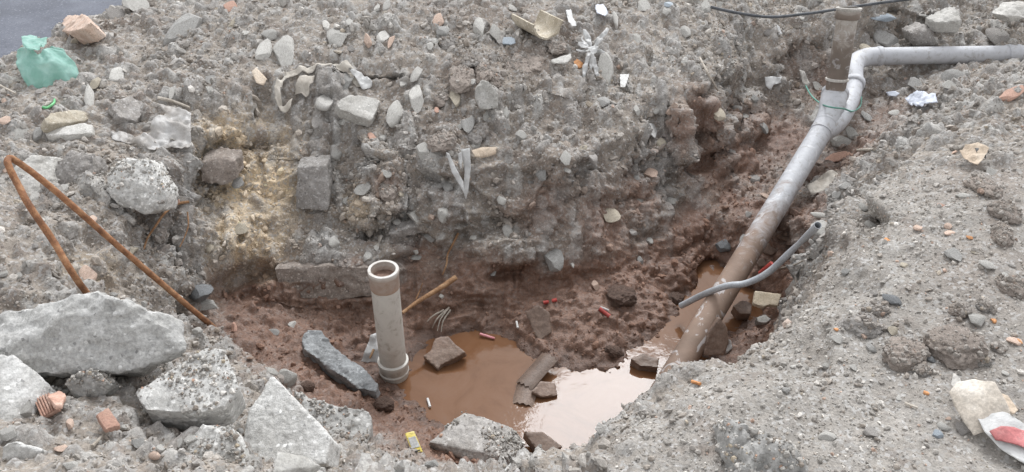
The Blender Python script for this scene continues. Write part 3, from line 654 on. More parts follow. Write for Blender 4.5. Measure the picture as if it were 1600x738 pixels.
tube('mud_plug', [V1-vd*.10, V1-vd*.035, V1-vd*.026], .0487, 'pipe_inside', root, seg=24, wob=.006)
# conduit, cable, wire
pts = [P(1064, 478, -.685), P(1100, 460, -.57), P(1135, 447, -.475), P(1165, 443, -.455), P(1200, 426, -.39), P(1240, 389, -.24), P(1278, 352, -.03)]
o = tube('conduit', spline(pts, 8), lambda t: .0138*(1-.22*math.exp(-((t-.87)/.05)**2)), 'conduit_plastic', seg=14, inner=.002, wob=.015)
tag(o, 'thin grey flexible conduit draped across the muddy drain pipe', 'conduit')
ca_ = [(1108, 18), (1150, 27), (1200, 33), (1255, 28), (1310, 20), (1370, 11), (1435, 3), (1500, -6)]
pts = []
for x, y in ca_: pts.append(hit(x, y)[0]+Vector((0, -.03, .035)))
tag(tube('cable', spline(pts, 8), .0085, 'cable_rubber', seg=10), 'dark thin cable strung over the rubble behind the pipe stub', 'cable')
pts = [hit(1258, 138)[0]+Vector((0, 0, .015)), P(1268, 150, -.24), P(1284, 163, -.20), P(1300, 168, -.14), P(1318, 170, -.17), P(1332, 174, -.24), P(1344, 166, -.29), P(1346, 152, -.30)]
tag(tube('green_wire', spline(pts, 6), .0042, 'wire_green', seg=8), 'green wire looped round the grey pipe socket', 'wire')
# rusty bar
pts = [P(138, 462, -.10), P(112, 425, .03), P(82, 375, .12), P(48, 325, .22), P(26, 285, .28), P(13, 258, .325), P(13, 249, .33), P(22, 250, .32), P(60, 277, .25), P(110, 319, .14), P(170, 372, -.02), P(235, 428, -.20), P(290, 475, -.36), P(334, 512, -.52)]
tag(tube('rebar', spline(pts, 8), .0108, 'rust', seg=12, wob=.05, seed=3), 'rusty steel bar bent to a hairpin, sticking up from the rubble', 'rebar')

# ================================================================== concrete lumps
hull_block('concrete_lump', [(48,590,-.05),(112,494,.06),(150,453,.13),(215,477,.09),(288,501,.02),(291,547,-.02),(222,579,-.05),(-60,506,.03),(-90,592,-.01),(55,486,.07),(182,464,.12),(250,494,.05)], (-.085,.12,-.14), .0075, .013, 'concrete', 'big jagged pale concrete slab with dark pits, lying under the bent rusty bar', 'concrete lump', 1, freq=14)
slab('concrete_lump', [(210,612),(325,541),(350,544),(374,604),(352,634),(300,648),(226,640)], .13, 'concrete_dusty', 'squared concrete block powdered with grit, between slab and tilted wedge', 'concrete lump', z=-.055, normal=(.10,-.30,1), voxel=.007, amp=.006, seed=2, freq=14)
slab('concrete_lump', [(388,640),(424,585),(472,634),(517,684),(510,724),(430,738),(372,724)], .12, 'concrete', 'tilted smooth pale concrete wedge pointing to the sky', 'concrete lump', z=-.235, normal=(-.10,-.42,.9), voxel=.007, amp=.005, seed=3, freq=14)
slab('concrete_lump', [(458,606),(520,634),(576,641),(582,652),(572,706),(520,714),(480,690)], .14, 'concrete_dusty', 'gritty squared concrete lump with whitish crust at the brown mud edge', 'concrete lump', z=-.43, normal=(.12,-.28,1), voxel=.007, amp=.008, seed=4, freq=14)
hull_block('concrete_lump', [(424,738,-.10),(434,706,-.10),(470,708,-.115),(503,726,-.13),(498,770,-.18),(430,770,-.16)], (.0,.03,-.12), .006, .006, 'stone_white', 'small clean whitish concrete block below the tilted wedge', 'concrete lump', 5)
hull_block('concrete_lump', [(-50,560,.07),(20,552,.06),(45,580,.02),(78,600,-.03),(60,640,-.06),(10,690,-.06),(-60,690,-.04)], (-.02,.05,-.14), .007, .008, 'concrete', 'pale rounded concrete lump leaning against the big jagged slab', 'concrete lump', 6)
slab('concrete_lump', [(290,690),(316,661),(362,663),(376,700),(386,744),(330,756),(290,740)], .12, 'concrete_dusty', 'rough gritty concrete lump with white scab, below the squared block', 'concrete lump', z=-.13, normal=(0,-.45,1), voxel=.007, amp=.008, seed=7, freq=14)
hull_block('concrete_lump', [(668,690,-.60),(716,672,-.60),(727,644,-.595),(760,652,-.595),(800,668,-.595),(820,690,-.60),(806,716,-.60),(780,744,-.66),(735,728,-.70)], (0,.03,-.17), .007, .006, 'concrete_muddy', 'flat-topped gravelly concrete block at the puddle rim below the yellow tag', 'concrete lump', 8)
hull_block('concrete_lump', [(100,600,-.05),(120,582,-.02),(150,580,-.02),(172,600,-.05),(165,622,-.10),(120,626,-.10),(104,614,-.08)], (0,.05,-.06), .006, .010, 'concrete_dusty', 'lumpy grey stone wedged under the big jagged slab', 'stone', 9)
hull_block('concrete_lump', [(2,698,.02),(20,688,.03),(66,702,.0),(70,712,-.02),(40,726,-.03),(0,724,-.02)], (0,.04,-.06), .006, .007, 'concrete', 'small pale slab lying flat beside ribbed terracotta', 'concrete lump', 10)
hull_block('concrete_lump', [(783,738,-.30),(800,714,-.30),(836,712,-.28),(850,730,-.26),(840,765,-.30)], (0,.02,-.10), .006, .006, 'concrete', 'rounded pale stone at the tip of the gravel bank', 'stone', 11)
hull_block('concrete_lump', [(165,272,.03),(190,248,.06),(238,252,.05),(262,300,-.02),(256,328,-.07),(225,336,-.10),(185,322,-.07),(168,300,-.02)], (.0,.10,-.06), .007, .013, 'concrete_dusty', 'large rounded concrete lump overhanging the dark hollow', 'concrete lump', 12)
hull_block('concrete_lump', [(86,250,.07),(110,232,.09),(146,238,.08),(148,262,.04),(136,296,-.02),(92,297,-.02),(84,275,.02)], (0,.08,-.08), .007, .014, 'clod_grey', 'chunky grey-brown lump between pale slab and rounded concrete', 'concrete lump', 13)
hull_block('concrete_lump', [(20,262,.05),(50,240,.08),(84,244,.07),(84,300,.0),(76,312,-.015),(20,300,.0)], (0,.10,-.08), .007, .008, 'stone_pale', 'pale flat-faced slab behind the hairpin of the rusty bar', 'concrete lump', 14)
slab('concrete_bar', [(470,528),(480,516),(502,517),(513,528),(522,545),(548,560),(575,580),(592,600),(588,614),(560,606),(535,588),(508,572),(490,556),(474,545)], .075, 'concrete_wet', 'long dark grey wet concrete bar lying in mud by the upright pipe', 'concrete lump', z=-.60, normal=(.10,-.25,1), amp=.009, seed=21)
hull_block('asphalt_lump', [(1122,664,.06),(1140,650,.09),(1165,668,.09),(1200,690,.10),(1245,705,.08),(1270,745,.06),(1200,775,.03),(1150,760,.03),(1130,700,.045)], (0,.05,-.08), .007, .020, 'stone_grey', 'dark charcoal rock with rough broken faces in the gravel bank', 'rock', 22)
# footing and old masonry bedded in the wall
hull_block('buried_footing', [(428,420,-.495),(470,414,-.49),(530,416,-.49),(578,418,-.495),(582,462,-.62),(520,472,-.64),(440,468,-.63)], (.0,.14,-.02), .008, .009, 'clod', 'dark straight-faced earth footing under the back wall', 'footing', 23)
hull_block('wall_block', [(462,262,-.18),(510,258,-.18),(516,300,-.28),(512,330,-.34),(462,326,-.34)], (0,.10,.0), .006, .007, 'clod_grey', 'upright grey-brown masonry block bedded in the back wall', 'masonry block', 24)
hull_block('wall_block', [(312,256,-.13),(335,246,-.12),(368,252,-.14),(372,280,-.21),(350,292,-.23),(314,286,-.20)], (0,.10,0), .006, .007, 'clod', 'brown squarish masonry block beside the yellow sand', 'masonry block', 25)
hull_block('wall_block', [(606,366,-.42),(640,356,-.40),(692,342,-.38),(690,352,-.41),(650,368,-.44),(612,374,-.45)], (0,.08,.0), .006, .006, 'clod_grey', 'thin slanting grey slab sticking out of the back wall', 'slab', 26)
# slabs on the heap
slab('stone', [(70,186),(80,176),(118,170),(142,174),(143,186),(110,192),(76,194)], .05, 'stone_tan', 'long tan flat stone topping a white one, near green scraps', 'stone', lift=.035, amp=.006, seed=31)
slab('stone', [(68,200),(90,198),(130,192),(145,195),(144,208),(112,210),(72,212)], .045, 'stone_white', 'long whitish flat stone below the tan one', 'stone', lift=.03, amp=.005, seed=32)
slab('stone', [(524,160),(545,147),(575,150),(595,156),(590,172),(580,188),(560,182),(530,170)], .06, 'stone_pale', 'big cream angular block on the heap below the plastic ribbon', 'stone', lift=.055, amp=.006, seed=33, voxel=.007)
slab('stone', [(170,160),(205,148),(232,165),(215,190),(185,182)], .05, 'clod_grey', 'broad brown-grey slab beside the clear plastic bag', 'stone', lift=.035, amp=.008, seed=34, voxel=.008)
slab('stone', [(86,46),(104,24),(132,22),(143,34),(130,44),(108,50)], .09, 'salmon', 'pinkish angular stone at the road edge', 'stone', lift=.06, amp=.008, seed=35, voxel=.009)
hull_block('stone', [(694,12,.16),(715,-6,.19),(755,-4,.18),(763,12,.15),(745,34,.09),(712,36,.08)], (0,.12,-.04), .009, .014, 'clod_grey', 'largest rounded grey-brown rock at the top of the heap', 'rock', 36)
hull_block('stone', [(664,4,.17),(690,-6,.19),(712,-4,.18),(700,10,.15),(680,14,.14)], (0,.10,-.04), .009, .014, 'clod', 'brown rock beside the largest one on the heap', 'rock', 37)
hull_block('stone', [(742,138,.05),(752,124,.08),(764,126,.08),(780,148,.02),(778,170,-.03),(750,172,-.03),(742,155,.01)], (0,.08,-.04), .007, .010, 'stone_pale', 'split pale rock with white face below the dark clods', 'stone', 38)
hull_block('stone', [(1462,34,.0),(1500,14,.03),(1504,34,.0),(1496,52,-.07),(1462,52,-.07)], (0,.12,-.02), .009, .010, 'stone_pale', 'square light grey block above the horizontal pipe', 'concrete lump', 39)
hull_block('stone', [(1566,24,.04),(1585,6,.07),(1612,4,.07),(1612,28,.02),(1580,36,-.01)], (0,.12,-.03), .009, .010, 'stone_pale', 'light bluish grey broken block above the pipe coupling', 'concrete lump', 40)
hull_block('stone', [(1424,52,-.08),(1445,38,-.05),(1460,48,-.07),(1462,72,-.16),(1430,72,-.17)], (0,.12,-.02), .009, .012, 'clod_grey', 'squared grey-brown lump right behind the horizontal pipe', 'concrete lump', 41)
hull_block('stone', [(1268,190,-.26),(1280,168,-.22),(1300,166,-.22),(1302,176,-.24),(1286,200,-.31),(1270,200,-.31)], (.01,.07,-.02), .006, .005, 'stone_pale', 'pale angular stone leaning under the pipe socket', 'stone', 42)
put_rock(1288, 358, 42, 34, 'stone_pale', 'rock', 'pale rock at the end of the grey conduit', 6, .16)
# stones in the puddle
slab('flat_stone', [(660,556),(672,548),(680,528),(700,524),(712,538),(729,550),(690,570),(684,578)], .05, 'mud_stone', 'brown slab of stone sticking up in the brown puddle', 'stone', z=-.70, normal=(-.05,-.45,1), amp=.003, seed=44)
slab('flat_stone', [(820,488),(842,476),(858,488),(862,520),(842,534),(834,520)], .035, 'mud_stone', 'muddy flat slab leaning on the foot of the mud bank', 'stone', z=-.665, normal=(-.15,-.8,.9), amp=.003, seed=45)
slab('flat_stone', [(818,674),(848,674),(880,698),(850,708),(838,704)], .06, 'mud_stone', 'reddish brown stone at the puddle edge beside the concrete block', 'stone', z=-.69, normal=(.1,-.35,1), amp=.003, seed=46)
slab('broken_tile', [(1180,454),(1222,459),(1216,478),(1202,476),(1194,480),(1176,474)], .028, 'wood_pale', 'beige broken tile resting above the trench water', 'tile', z=-.55, normal=(-.05,-.5,1), amp=.002, seed=47, voxel=.005)
slab('broken_tile', [(1182,496),(1196,491),(1206,499),(1196,505),(1184,503)], .04, 'stone_pale', 'small pale block in the water below the beige tile', 'stone', z=-.70, normal=(0,-.3,1), amp=.002, seed=48, voxel=.005)
slab('flat_stone', [(1144,478),(1160,468),(1176,474),(1174,490),(1156,490)], .06, 'mud_stone', 'muddy stone in the water between pipe and beige tile', 'stone', z=-.68, normal=(0,-.3,1), amp=.004, seed=49)
slab('flat_stone', [(1098,556),(1106,520),(1124,495),(1136,510),(1140,535),(1132,556)], .03, 'mud_stone', 'upright muddy shard leaning beside the low end of the pipe', 'shard', z=-.62, normal=(.1,-1,.75), amp=.003, seed=50)
slab('flat_stone', [(985,560),(1005,552),(1030,560),(1028,574),(1000,572)], .05, 'mud_stone', 'muddy stone between the two stretches of water', 'stone', z=-.71, normal=(0,-.2,1), amp=.005, seed=51)
put_rock(891, 660, 46, 32, 'mud_lump', 'clod', 'round mud lump poking out of the sky-bright water', 2, .35)
put_rock(915, 624, 11, 12, 'mud_lump', 'rock', 'tiny dark stone in the bright water', 3, .4)
put_rock(940, 610, 15, 9, 'mud_lump', 'rock', 'small wet stone in the bright water near the mud bank', 4, .4)
# clay pipe sherds
def sherd(name, a, b, r, arc0, arc1, mat, label, thick=.010, up=(0, 0, 1), jag=.03, seed=0):
    """curved piece broken from a round pipe"""
    rr = random.Random(seed); d = (b-a).normalized(); u = (Vector(up)-d*Vector(up).dot(d)).normalized(); w = d.cross(u); v = []; f = []; ns, na = 10, 14
    ln = (b-a).length
    for lay in (0, 1):
        for i in range(ns+1):
            for k in range(na+1):
                t = i/ns; th = R(arc0+(arc1-arc0)*k/na); e = 0
                if i in (0, ns): e = jag*ln*math.sin(k*1.7+seed)
                q = r-lay*thick
                v.append(a+d*(t*ln+e)+u*math.cos(th)*q+w*math.sin(th)*q)
    S = (ns+1)*(na+1)
    for i in range(ns):
        for k in range(na):
            p = i*(na+1)+k; f.append((p, p+1, p+na+2, p+na+1)); f.append((S+p, S+p+na+1, S+p+na+2, S+p+1))
    for k in range(na):
        f.append((k, S+k, S+k+1, k+1)); p = ns*(na+1)+k; f.append((p, p+1, S+p+1, S+p))
    for i in range(ns):
        p = i*(na+1); f.append((p, p+na+1, S+p+na+1, S+p)); p += na; f.append((p, S+p, S+p+na+1, p+na+1))
    me = mesh_py(name, v, f, True, a); me.set_sharp_from_angle(angle=R(40)); o = link(name, me, None, mat); o.location = a
    return tag(o, label, 'sherd')
sherd('pipe_sherd', P(817, 648, -.815), P(828, 612, -.80), .075, -38, 34, 'mud_stone', 'short curved brown pipe sherd half sunk in the puddle', seed=1)
sherd('pipe_sherd', P(822, 618, -.795), P(862, 572, -.765), .072, -38, 30, 'mud_stone', 'long curved brown pipe sherd sloping out of the puddle', seed=2)
slab('flat_stone', [(830,612),(845,595),(868,598),(872,618),(846,620)], .02, 'mud_stone', 'thin muddy tile piece beside the long brown pipe sherd', 'tile', z=-.725, normal=(.2,-.3,1), amp=.002, seed=52, voxel=.005)
c = hit(838, 52)[0]
sherd('pipe_sherd', c+Vector((-.05,.11,.075)), c+Vector((.055,-.075,.085)), .088, 84, 262, 'stone_tan', 'grey-tan half round pipe sherd lying open on top of the heap', up=(-.15,.1,1), seed=3)
# terracotta
def ribbed(poly, mat, label, lift, nribs, seed):
    pts, nn, p0 = plane_poly(poly, None, None, lift); a, b, c_, d_ = pts
    root = empty('brick_fragment', p0, label, 'brick'); loc = p0
    slab('body', poly, .018, mat, lift=lift, voxel=.005, amp=.002, seed=seed, parent=root)
    for i in range(nribs):
        t = (i+.5)/nribs; e0_, e1_ = a.lerp(b, t)+nn*.002, d_.lerp(c_, t)+nn*.002
        tube('rib', lerp_pts(e0_.lerp(e1_, .04), e0_.lerp(e1_, .96), 3), (b-a).length/nribs*.33, mat, root, seg=8)
ribbed([(52,624),(78,613),(90,640),(66,655)], 'terracotta', 'ribbed terracotta hollow-brick fragment among the concrete lumps', .03, 6, 61)
slab('brick_fragment', [(74,618),(92,608),(104,616),(98,632),(86,632)], .016, 'terracotta', 'smooth terracotta flake tucked behind the ribbed fragment', 'brick', lift=.03, voxel=.005, amp=.002, seed=62)
slab('brick_fragment', [(150,646),(170,634),(188,664),(166,670)], .016, 'terracotta', 'square terracotta flake smeared with mortar, standing in grit', 'brick', lift=.03, voxel=.005, amp=.003, seed=63)

# ================================================================== litter
# green bag
c = hit(66, 112)[0]; s = m_px(c)
root = empty('plastic_bag', c, 'crumpled sea-green plastic bag near the road', 'bag')
sheet('bag_body', [(24,86),(36,78),(52,80),(62,90),(76,78),(92,73),(105,80),(108,96),(101,112),(93,128),(78,137),(62,141),(46,136),(33,124),(26,104)], 'film_green', wr=.045, lift=.085, freq=15, seed=70, parent=root, step=2.5, normal=(0,-.45,1), curl=-1.1)
sheet('bag_fold', [(28,88),(44,82),(58,94),(64,112),(60,128),(44,128),(33,112)], 'film_green', wr=.04, lift=.105, freq=18, seed=71, parent=root, step=2.5, normal=(-.3,-.45,1), curl=-.9)
sheet('bag_ear', [(36,72),(34,60),(52,58),(64,64),(76,62),(70,72),(58,78),(44,80)], 'film_green', wr=.02, lift=.05, seed=72, parent=root, step=4)
sheet('bag_flap', [(64,84),(80,74),(100,78),(107,90),(98,112),(84,120),(72,104)], 'film_green', wr=.04, lift=.11, freq=18, seed=74, parent=root, step=2.5, normal=(.25,-.5,1), curl=-.8)
sheet('plastic_bag', [(178,216),(200,213),(222,222),(236,212),(245,196),(262,182),(246,168),(270,170),(300,180),(299,214),(296,236),(270,232),(240,240),(205,235),(180,228)], 'film_clear', 'crumpled clear plastic bag, dusty, on the heap rim', 'bag', wr=.045, lift=.045, freq=16, seed=75, step=2.5, normal=(0,-.32,1), drape=.02)
sheet('plastic_ribbon', [(424,130),(428,112),(448,102),(490,100),(514,98),(545,108),(566,138),(558,142),(538,116),(512,106),(486,108),(450,110),(434,118),(434,134),(453,138),(450,147),(432,142)], 'rag', 'long dirty grey cloth ribbon curling over the heap', 'ribbon', wr=.016, lift=.03, seed=76, step=3, drape=.7)
sheet('plastic_scrap', [(458,132),(468,114),(490,106),(488,122),(476,138)], 'rag', 'dusty grey scrap hanging inside the ribbon loop', 'scrap', wr=.012, lift=.03, seed=77, step=3, drape=.7)
sheet('plastic_strip', [(545,98),(556,92),(562,98),(582,132),(576,142),(566,138),(552,108)], 'film_white', 'white plastic strip at the end of the cloth ribbon', 'strip', wr=.010, lift=.035, seed=78, step=3, drape=.6)
sheet('cardboard_scrap', [(393,112),(400,106),(417,124),(412,134),(400,130)], 'card_tan', 'tan cardboard scrap at the start of the ribbon', 'cardboard', wr=.004, lift=.018, seed=79, step=4)
# torn plastic on the wall
root = empty('torn_plastic', hit(725, 250)[0], 'torn white plastic hanging in a V down the back wall', 'plastic scrap')
sheet('strip', [(720,234),(734,232),(736,262),(732,298),(728,312),(724,300),(726,268)], 'film_white', wr=.010, lift=.03, seed=81, step=4, normal=(0,-1,.8), parent=root)
sheet('strip', [(697,238),(702,240),(712,262),(724,284),(726,304),(716,286),(706,270)], 'film_white', wr=.008, lift=.03, seed=82, step=4, normal=(0,-1,.8), parent=root)
sheet('strip', [(716,240),(721,238),(723,252),(720,266),(717,256)], 'film_white', wr=.008, lift=.035, seed=84, step=3, normal=(0,-1,.8), parent=root)
sheet('paper_scrap', [(736,236),(752,231),(776,231),(774,242),(752,248),(740,247)], 'card_tan', 'crumpled tan paper beside the torn white plastic', 'paper', wr=.012, lift=.02, seed=83, step=4)
root = empty('torn_plastic', hit(925, 105)[0], 'shredded white plastic in a star of tatters on the heap', 'plastic scrap')
TAT = [(922,78,914,47,9),(924,74,951,45,8),(926,76,941,60,6),(920,76,903,70,8),(922,80,900,80,5),(924,74,928,86,14),(921,84,912,124,8),(924,86,935,124,7),(923,84,921,112,6),(928,80,946,84,5),(918,74,908,58,5)]
for i, (x0, y0, x1, y1, wd) in enumerate(TAT):
    ln = math.hypot(x1-x0, y1-y0); nx, ny = -(y1-y0)/ln, (x1-x0)/ln; L_, R_ = [], []; rr = random.Random(400+i)
    for k in range(6):
        t = k/5; x, y = x0+(x1-x0)*t+rr.uniform(-1.5, 1.5), y0+(y1-y0)*t; w_ = wd*.5*(.8+.5*math.sin(t*2.6)-.55*t)*rr.uniform(.75, 1.2)
        L_.append((x+nx*w_, y+ny*w_)); R_.append((x-nx*w_, y-ny*w_))
    sheet('tatter', L_+R_[::-1], 'film_white', wr=.024, lift=.04+.004*(i % 4), seed=85+i, step=2.5, normal=(.25*(i % 3-1), -.8, 1), parent=root, freq=34)
sheet('plastic_scrap', [(884,18),(892,14),(895,28),(901,40),(895,42),(888,36)], 'film_white', 'small white plastic shred above the star of tatters', 'plastic scrap', wr=.012, lift=.025, seed=95, step=3)
sheet('plastic_scrap', [(930,10),(942,6),(950,20),(944,26),(932,22)], 'film_blue_white', 'bluish film scrap at the top of the heap', 'plastic scrap', wr=.010, lift=.02, seed=96, step=3)
slab('shell_sherd', [(860,94),(876,88),(892,82),(894,90),(886,98),(866,99)], .012, 'stone_pale', 'curved whitish sherd left of the shredded plastic'.replace(' left of', ' beside'), 'sherd', lift=.03, voxel=.005, amp=.004, seed=97)
slab('paper_scrap', [(968,116),(984,115),(977,136),(969,136)], .004, 'plaster_flake', 'small white flake beside grey stone and tatters', 'flake', lift=.012, voxel=.004, amp=.001, seed=98)
slab('plaster_flake', [(1013,192),(1027,193),(1028,206),(1024,216),(1014,207)], .005, 'plaster_flake', 'pointed white flake lying on the earth nose of the wall', 'flake', lift=.012, voxel=.004, amp=.001, seed=99)
# scraps in the trench
sheet('plastic_bag', [(1416,158),(1432,147),(1464,150),(1466,164),(1442,170),(1424,168)], 'film_blue_white', 'crumpled bluish white plastic in the trench below the pipe', 'plastic scrap', wr=.03, lift=.03, seed=101, step=3)
sheet('plastic_cup', [(1384,144),(1398,142),(1406,146),(1400,151),(1388,150)], 'film_blue_white', 'tiny white plastic disc near the crumpled plastic', 'plastic scrap', wr=.004, lift=.015, seed=102, step=3)
sheet('rag', [(1258,292),(1272,284),(1284,274),(1300,268),(1320,276),(1318,288),(1300,292),(1294,304),(1268,306)], 'rag', 'muddy pale rag lying in the trench beside the pipe', 'rag', wr=.03, lift=.03, seed=103, step=4, normal=(-.2,-.4,1))
root = empty('torn_package', hit(1520, 248)[0], 'torn cream package with a black mark on the bank', 'package')
sheet('wrapper', [(1500,240),(1512,228),(1530,228),(1546,236),(1538,250),(1528,262),(1516,256),(1506,250)], 'card_tan', wr=.018, lift=.03, seed=104, step=3, parent=root)
sheet('black_mark', [(1522,233),(1530,234),(1541,238),(1540,249),(1534,246),(1535,241),(1526,240)], 'black_plastic', wr=.010, lift=.046, seed=105, step=3, parent=root)
for i, (px, py, pl, mt, lb) in enumerate([
  (1205,128,[(1194,122),(1206,120),(1222,122),(1220,130),(1208,134),(1204,142),(1196,136)],'film_white','white torn paper tuft in rubble before the pipe stub'),
  (1258,122,[(1248,110),(1256,112),(1266,130),(1262,136),(1254,130)],'paper_dirty','pinkish white torn scrap beside the green wire'),
  (1218,48,[(1213,40),(1218,42),(1222,54),(1216,56)],'film_white','narrow white shred hanging below the dark cable'),
  (580,545,[(564,566),(572,545),(580,524),(590,520),(596,560),(592,572)],'film_white','white wrapper wedged behind the upright pipe foot'),
  (1130,540,[(1128,546),(1136,530),(1142,532),(1144,544),(1136,552)],'film_clear','clear wrapper caught between shard and gravel rim')]):
    sheet('scrap', pl, mt, lb, 'scrap', wr=.014, lift=.035 if i < 3 else .03, seed=110+i, step=3, normal=(0,-.9,1))
# crushed carton
c = hit(1545, 640)[0]
root = empty('crushed_carton', c, 'crushed cardboard tube with a red striped wrapper sliding out of it', 'carton')
sheet('wrapper', [(1528,654),(1548,642),(1580,648),(1612,668),(1650,700),(1634,738),(1594,720),(1560,698),(1538,676)], 'film_white', wr=.012, lift=.04, freq=12, seed=118, step=3, parent=root, curl=-.15, thick=.002, normal=(-.05,-.15,1))
sheet('red_band', [(1546,674),(1562,668),(1584,668),(1618,677),(1644,706),(1612,704),(1582,694),(1556,687)], 'red_print', wr=.012, lift=.050, freq=12, seed=118, step=3, parent=root, curl=-.15, thick=.002, normal=(-.05,-.15,1))
sheet('sleeve', [(1489,604),(1499,592),(1524,591),(1552,601),(1568,622),(1587,645),(1564,652),(1548,664),(1532,666),(1514,648),(1501,628)], 'card_white', wr=.014, lift=.085, freq=13, seed=119, step=3, parent=root, curl=-.35, thick=.003, normal=(-.05,-.2,1))
sheet('torn_edge', [(1560,616),(1574,620),(1590,642),(1582,650),(1572,640)], 'card_tan', wr=.008, lift=.05, freq=16, seed=121, step=3, parent=root, thick=.002)
sheet('tongue', [(1486,600),(1490,584),(1500,592),(1504,604),(1496,614)], 'paper_dirty', wr=.006, seed=120, lift=.05, step=3, parent=root)
# yellow tag
root = empty('plastic_tag', hit(646, 692)[0], 'yellow plastic strip with a grey label lying beside the puddle', 'tag')
nrm = (.05, -.45, 1); zt = root.location.z+.065
slab('strip', [(632,677),(647,673),(661,706),(645,711)], .006, 'yellow_plastic', z=zt, normal=nrm, voxel=.0035, amp=.0006, seed=121, parent=root)
slab('label_patch', [(637,684),(649,681),(657,698),(643,702)], .003, 'grey_label', z=zt+.002, normal=nrm, voxel=.0025, amp=.0004, seed=122, parent=root)
slab('dark_mark', [(647,705),(656,702),(657,704),(648,707)], .003, 'black_plastic', z=zt+.0025, normal=nrm, voxel=.0018, amp=.0002, seed=123, parent=root)
# small plastic bits, sticks, cigarette ends
def stick(name, pts, r, mat, label, cat, taper=.5, seed=0, off=.01, group=None, wob=.06):
    w = []
    for p in pts:
        q = P(*p) if len(p) == 3 else hit(*p)[0]+Vector((0, -off*.5, off)); w.append(q)
    o = tube(name, spline(w, 6) if len(w) > 2 else lerp_pts(w[0], w[1], 4), lambda t: r*(1-(1-taper)*t), mat, seg=8, wob=wob, seed=seed)
    return tag(o, label, cat, group)
stick('plastic_bit', [(849,475),(870,470)], .008, 'red_plastic', 'short red plastic bit lying flat on the mud', 'plastic bit', 1, 1)
stick('plastic_bit', [(936,484),(952,496)], .009, 'red_plastic', 'slanting red plastic bit beside a white one in mud', 'plastic bit', 1, 2)
stick('plastic_bit', [(938,482),(950,487)], .006, 'plaster_flake', 'tiny white bit touching the slanting red one', 'plastic bit', 1, 3)
stick('plastic_bit', [(750,522,-.74),(773,529,-.745)], .006, 'pink_plastic', 'pink plastic bit at the far edge of the brown puddle', 'plastic bit', .8, 4)
stick('plastic_bit', [(1187,427,-.44),(1206,411,-.37)], .008, 'red_plastic', 'red plastic bit lying along the grey conduit', 'plastic bit', 1, 5, .02)
stick('cigarette_end', [(668,623,-.745),(672,636,-.745)], .005, 'plaster_flake', 'white cigarette end floating on the brown puddle', 'cigarette end', 1, 6)
stick('cigarette_end', [(807,504),(809,514)], .005, 'plaster_flake', 'white cigarette end at the puddle beside the muddy slab', 'cigarette end', 1, 7)
stick('cigarette_end', [(1080,598),(1093,602)], .005, 'orange_bit', 'tan cigarette end on the smooth gravel bank', 'cigarette end', 1, 8)
stick('plastic_bit', [(68,170),(76,171),(86,164),(87,158)], .006, 'green_plastic', 'bright green plastic twist near the long tan stone', 'plastic bit', .8, 9)
# roots and sticks
stick('root', [(629,489,-.57),(655,470,-.56),(685,452,-.555),(712,434,-.545)], .007, 'bark', 'orange-brown peeled root slanting from the wall behind the upright pipe', 'root', 1.8, 11)
stick('root', [(650,468,-.56),(657,452,-.53),(660,443,-.50)], .003, 'bark', 'thin rootlet forking off the orange-brown root', 'root', .5, 12)
for i, (x0, y0, x1, y1) in enumerate([(700,486,676,516),(702,484,684,520),(694,488,668,506),(704,488,690,522)]):
    stick('root', [(x0, y0), ((x0+x1)/2-4, (y0+y1)/2), (x1, y1)], .005, 'dry_stick', 'thin root of the tuft hanging to the puddle', 'root', .4, 13+i, .02, 'roots of the tuft by the puddle')
stick('root', [(716,368),(708,384),(700,400),(698,416),(692,432)], .006, 'bark', 'rust-red root running down the back wall', 'root', .5, 18, .015)
stick('root', [(300,322),(280,326),(262,340),(248,360),(236,378),(230,396)], .006, 'bark', 'arched orange root on the slope beside the rounded lump', 'root', .6, 19, .03)
stick('root', [(296,336),(297,358),(290,378),(284,390)], .0035, 'bark', 'thin straight rootlet near the arched orange root', 'root', .6, 20, .02)
stick('stick', [(1092,95),(1104,118),(1120,146)], .006, 'dry_stick', 'thin grey stick on the shoulder above the trench', 'stick', .7, 21, .02)
stick('stick', [(252,163),(275,168),(302,178)], .009, 'dry_stick', 'grey stick along the top of the clear plastic bag', 'stick', .6, 22, .04)
stick('stick', [(1334,238),(1364,236)], .008, 'dry_stick', 'short pale stick in the trench beside the pipe', 'stick', .9, 23, .012)
stick('stick', [(1218,422),(1240,416),(1262,406)], .005, 'dry_stick', 'pale twig beside the grey conduit', 'stick', .5, 24, .012)
stick('stick', [(148,700),(176,670)], .005, 'dry_stick', 'thin straw leaning by the terracotta flake', 'stick', .6, 25, .012)
stick('stick', [(0,136),(28,150)], .006, 'dry_stick', 'thin dark twig below the green bag', 'stick', .6, 26, .015)
stick('stick', [(1412,632),(1432,639)], .004, 'dry_stick', 'pale straw on the gravel near the crushed carton', 'stick', .6, 27, .008)
stick('stick', [(584,546,-.68),(578,560,-.70)], .006, 'bark', 'brown splinter behind the white wrapper', 'stick', .7, 28)
stick('stick', [(522,548,-.62),(530,562,-.63)], .005, 'orange_bit', 'orange splinter beside the wet concrete bar', 'stick', .7, 29)

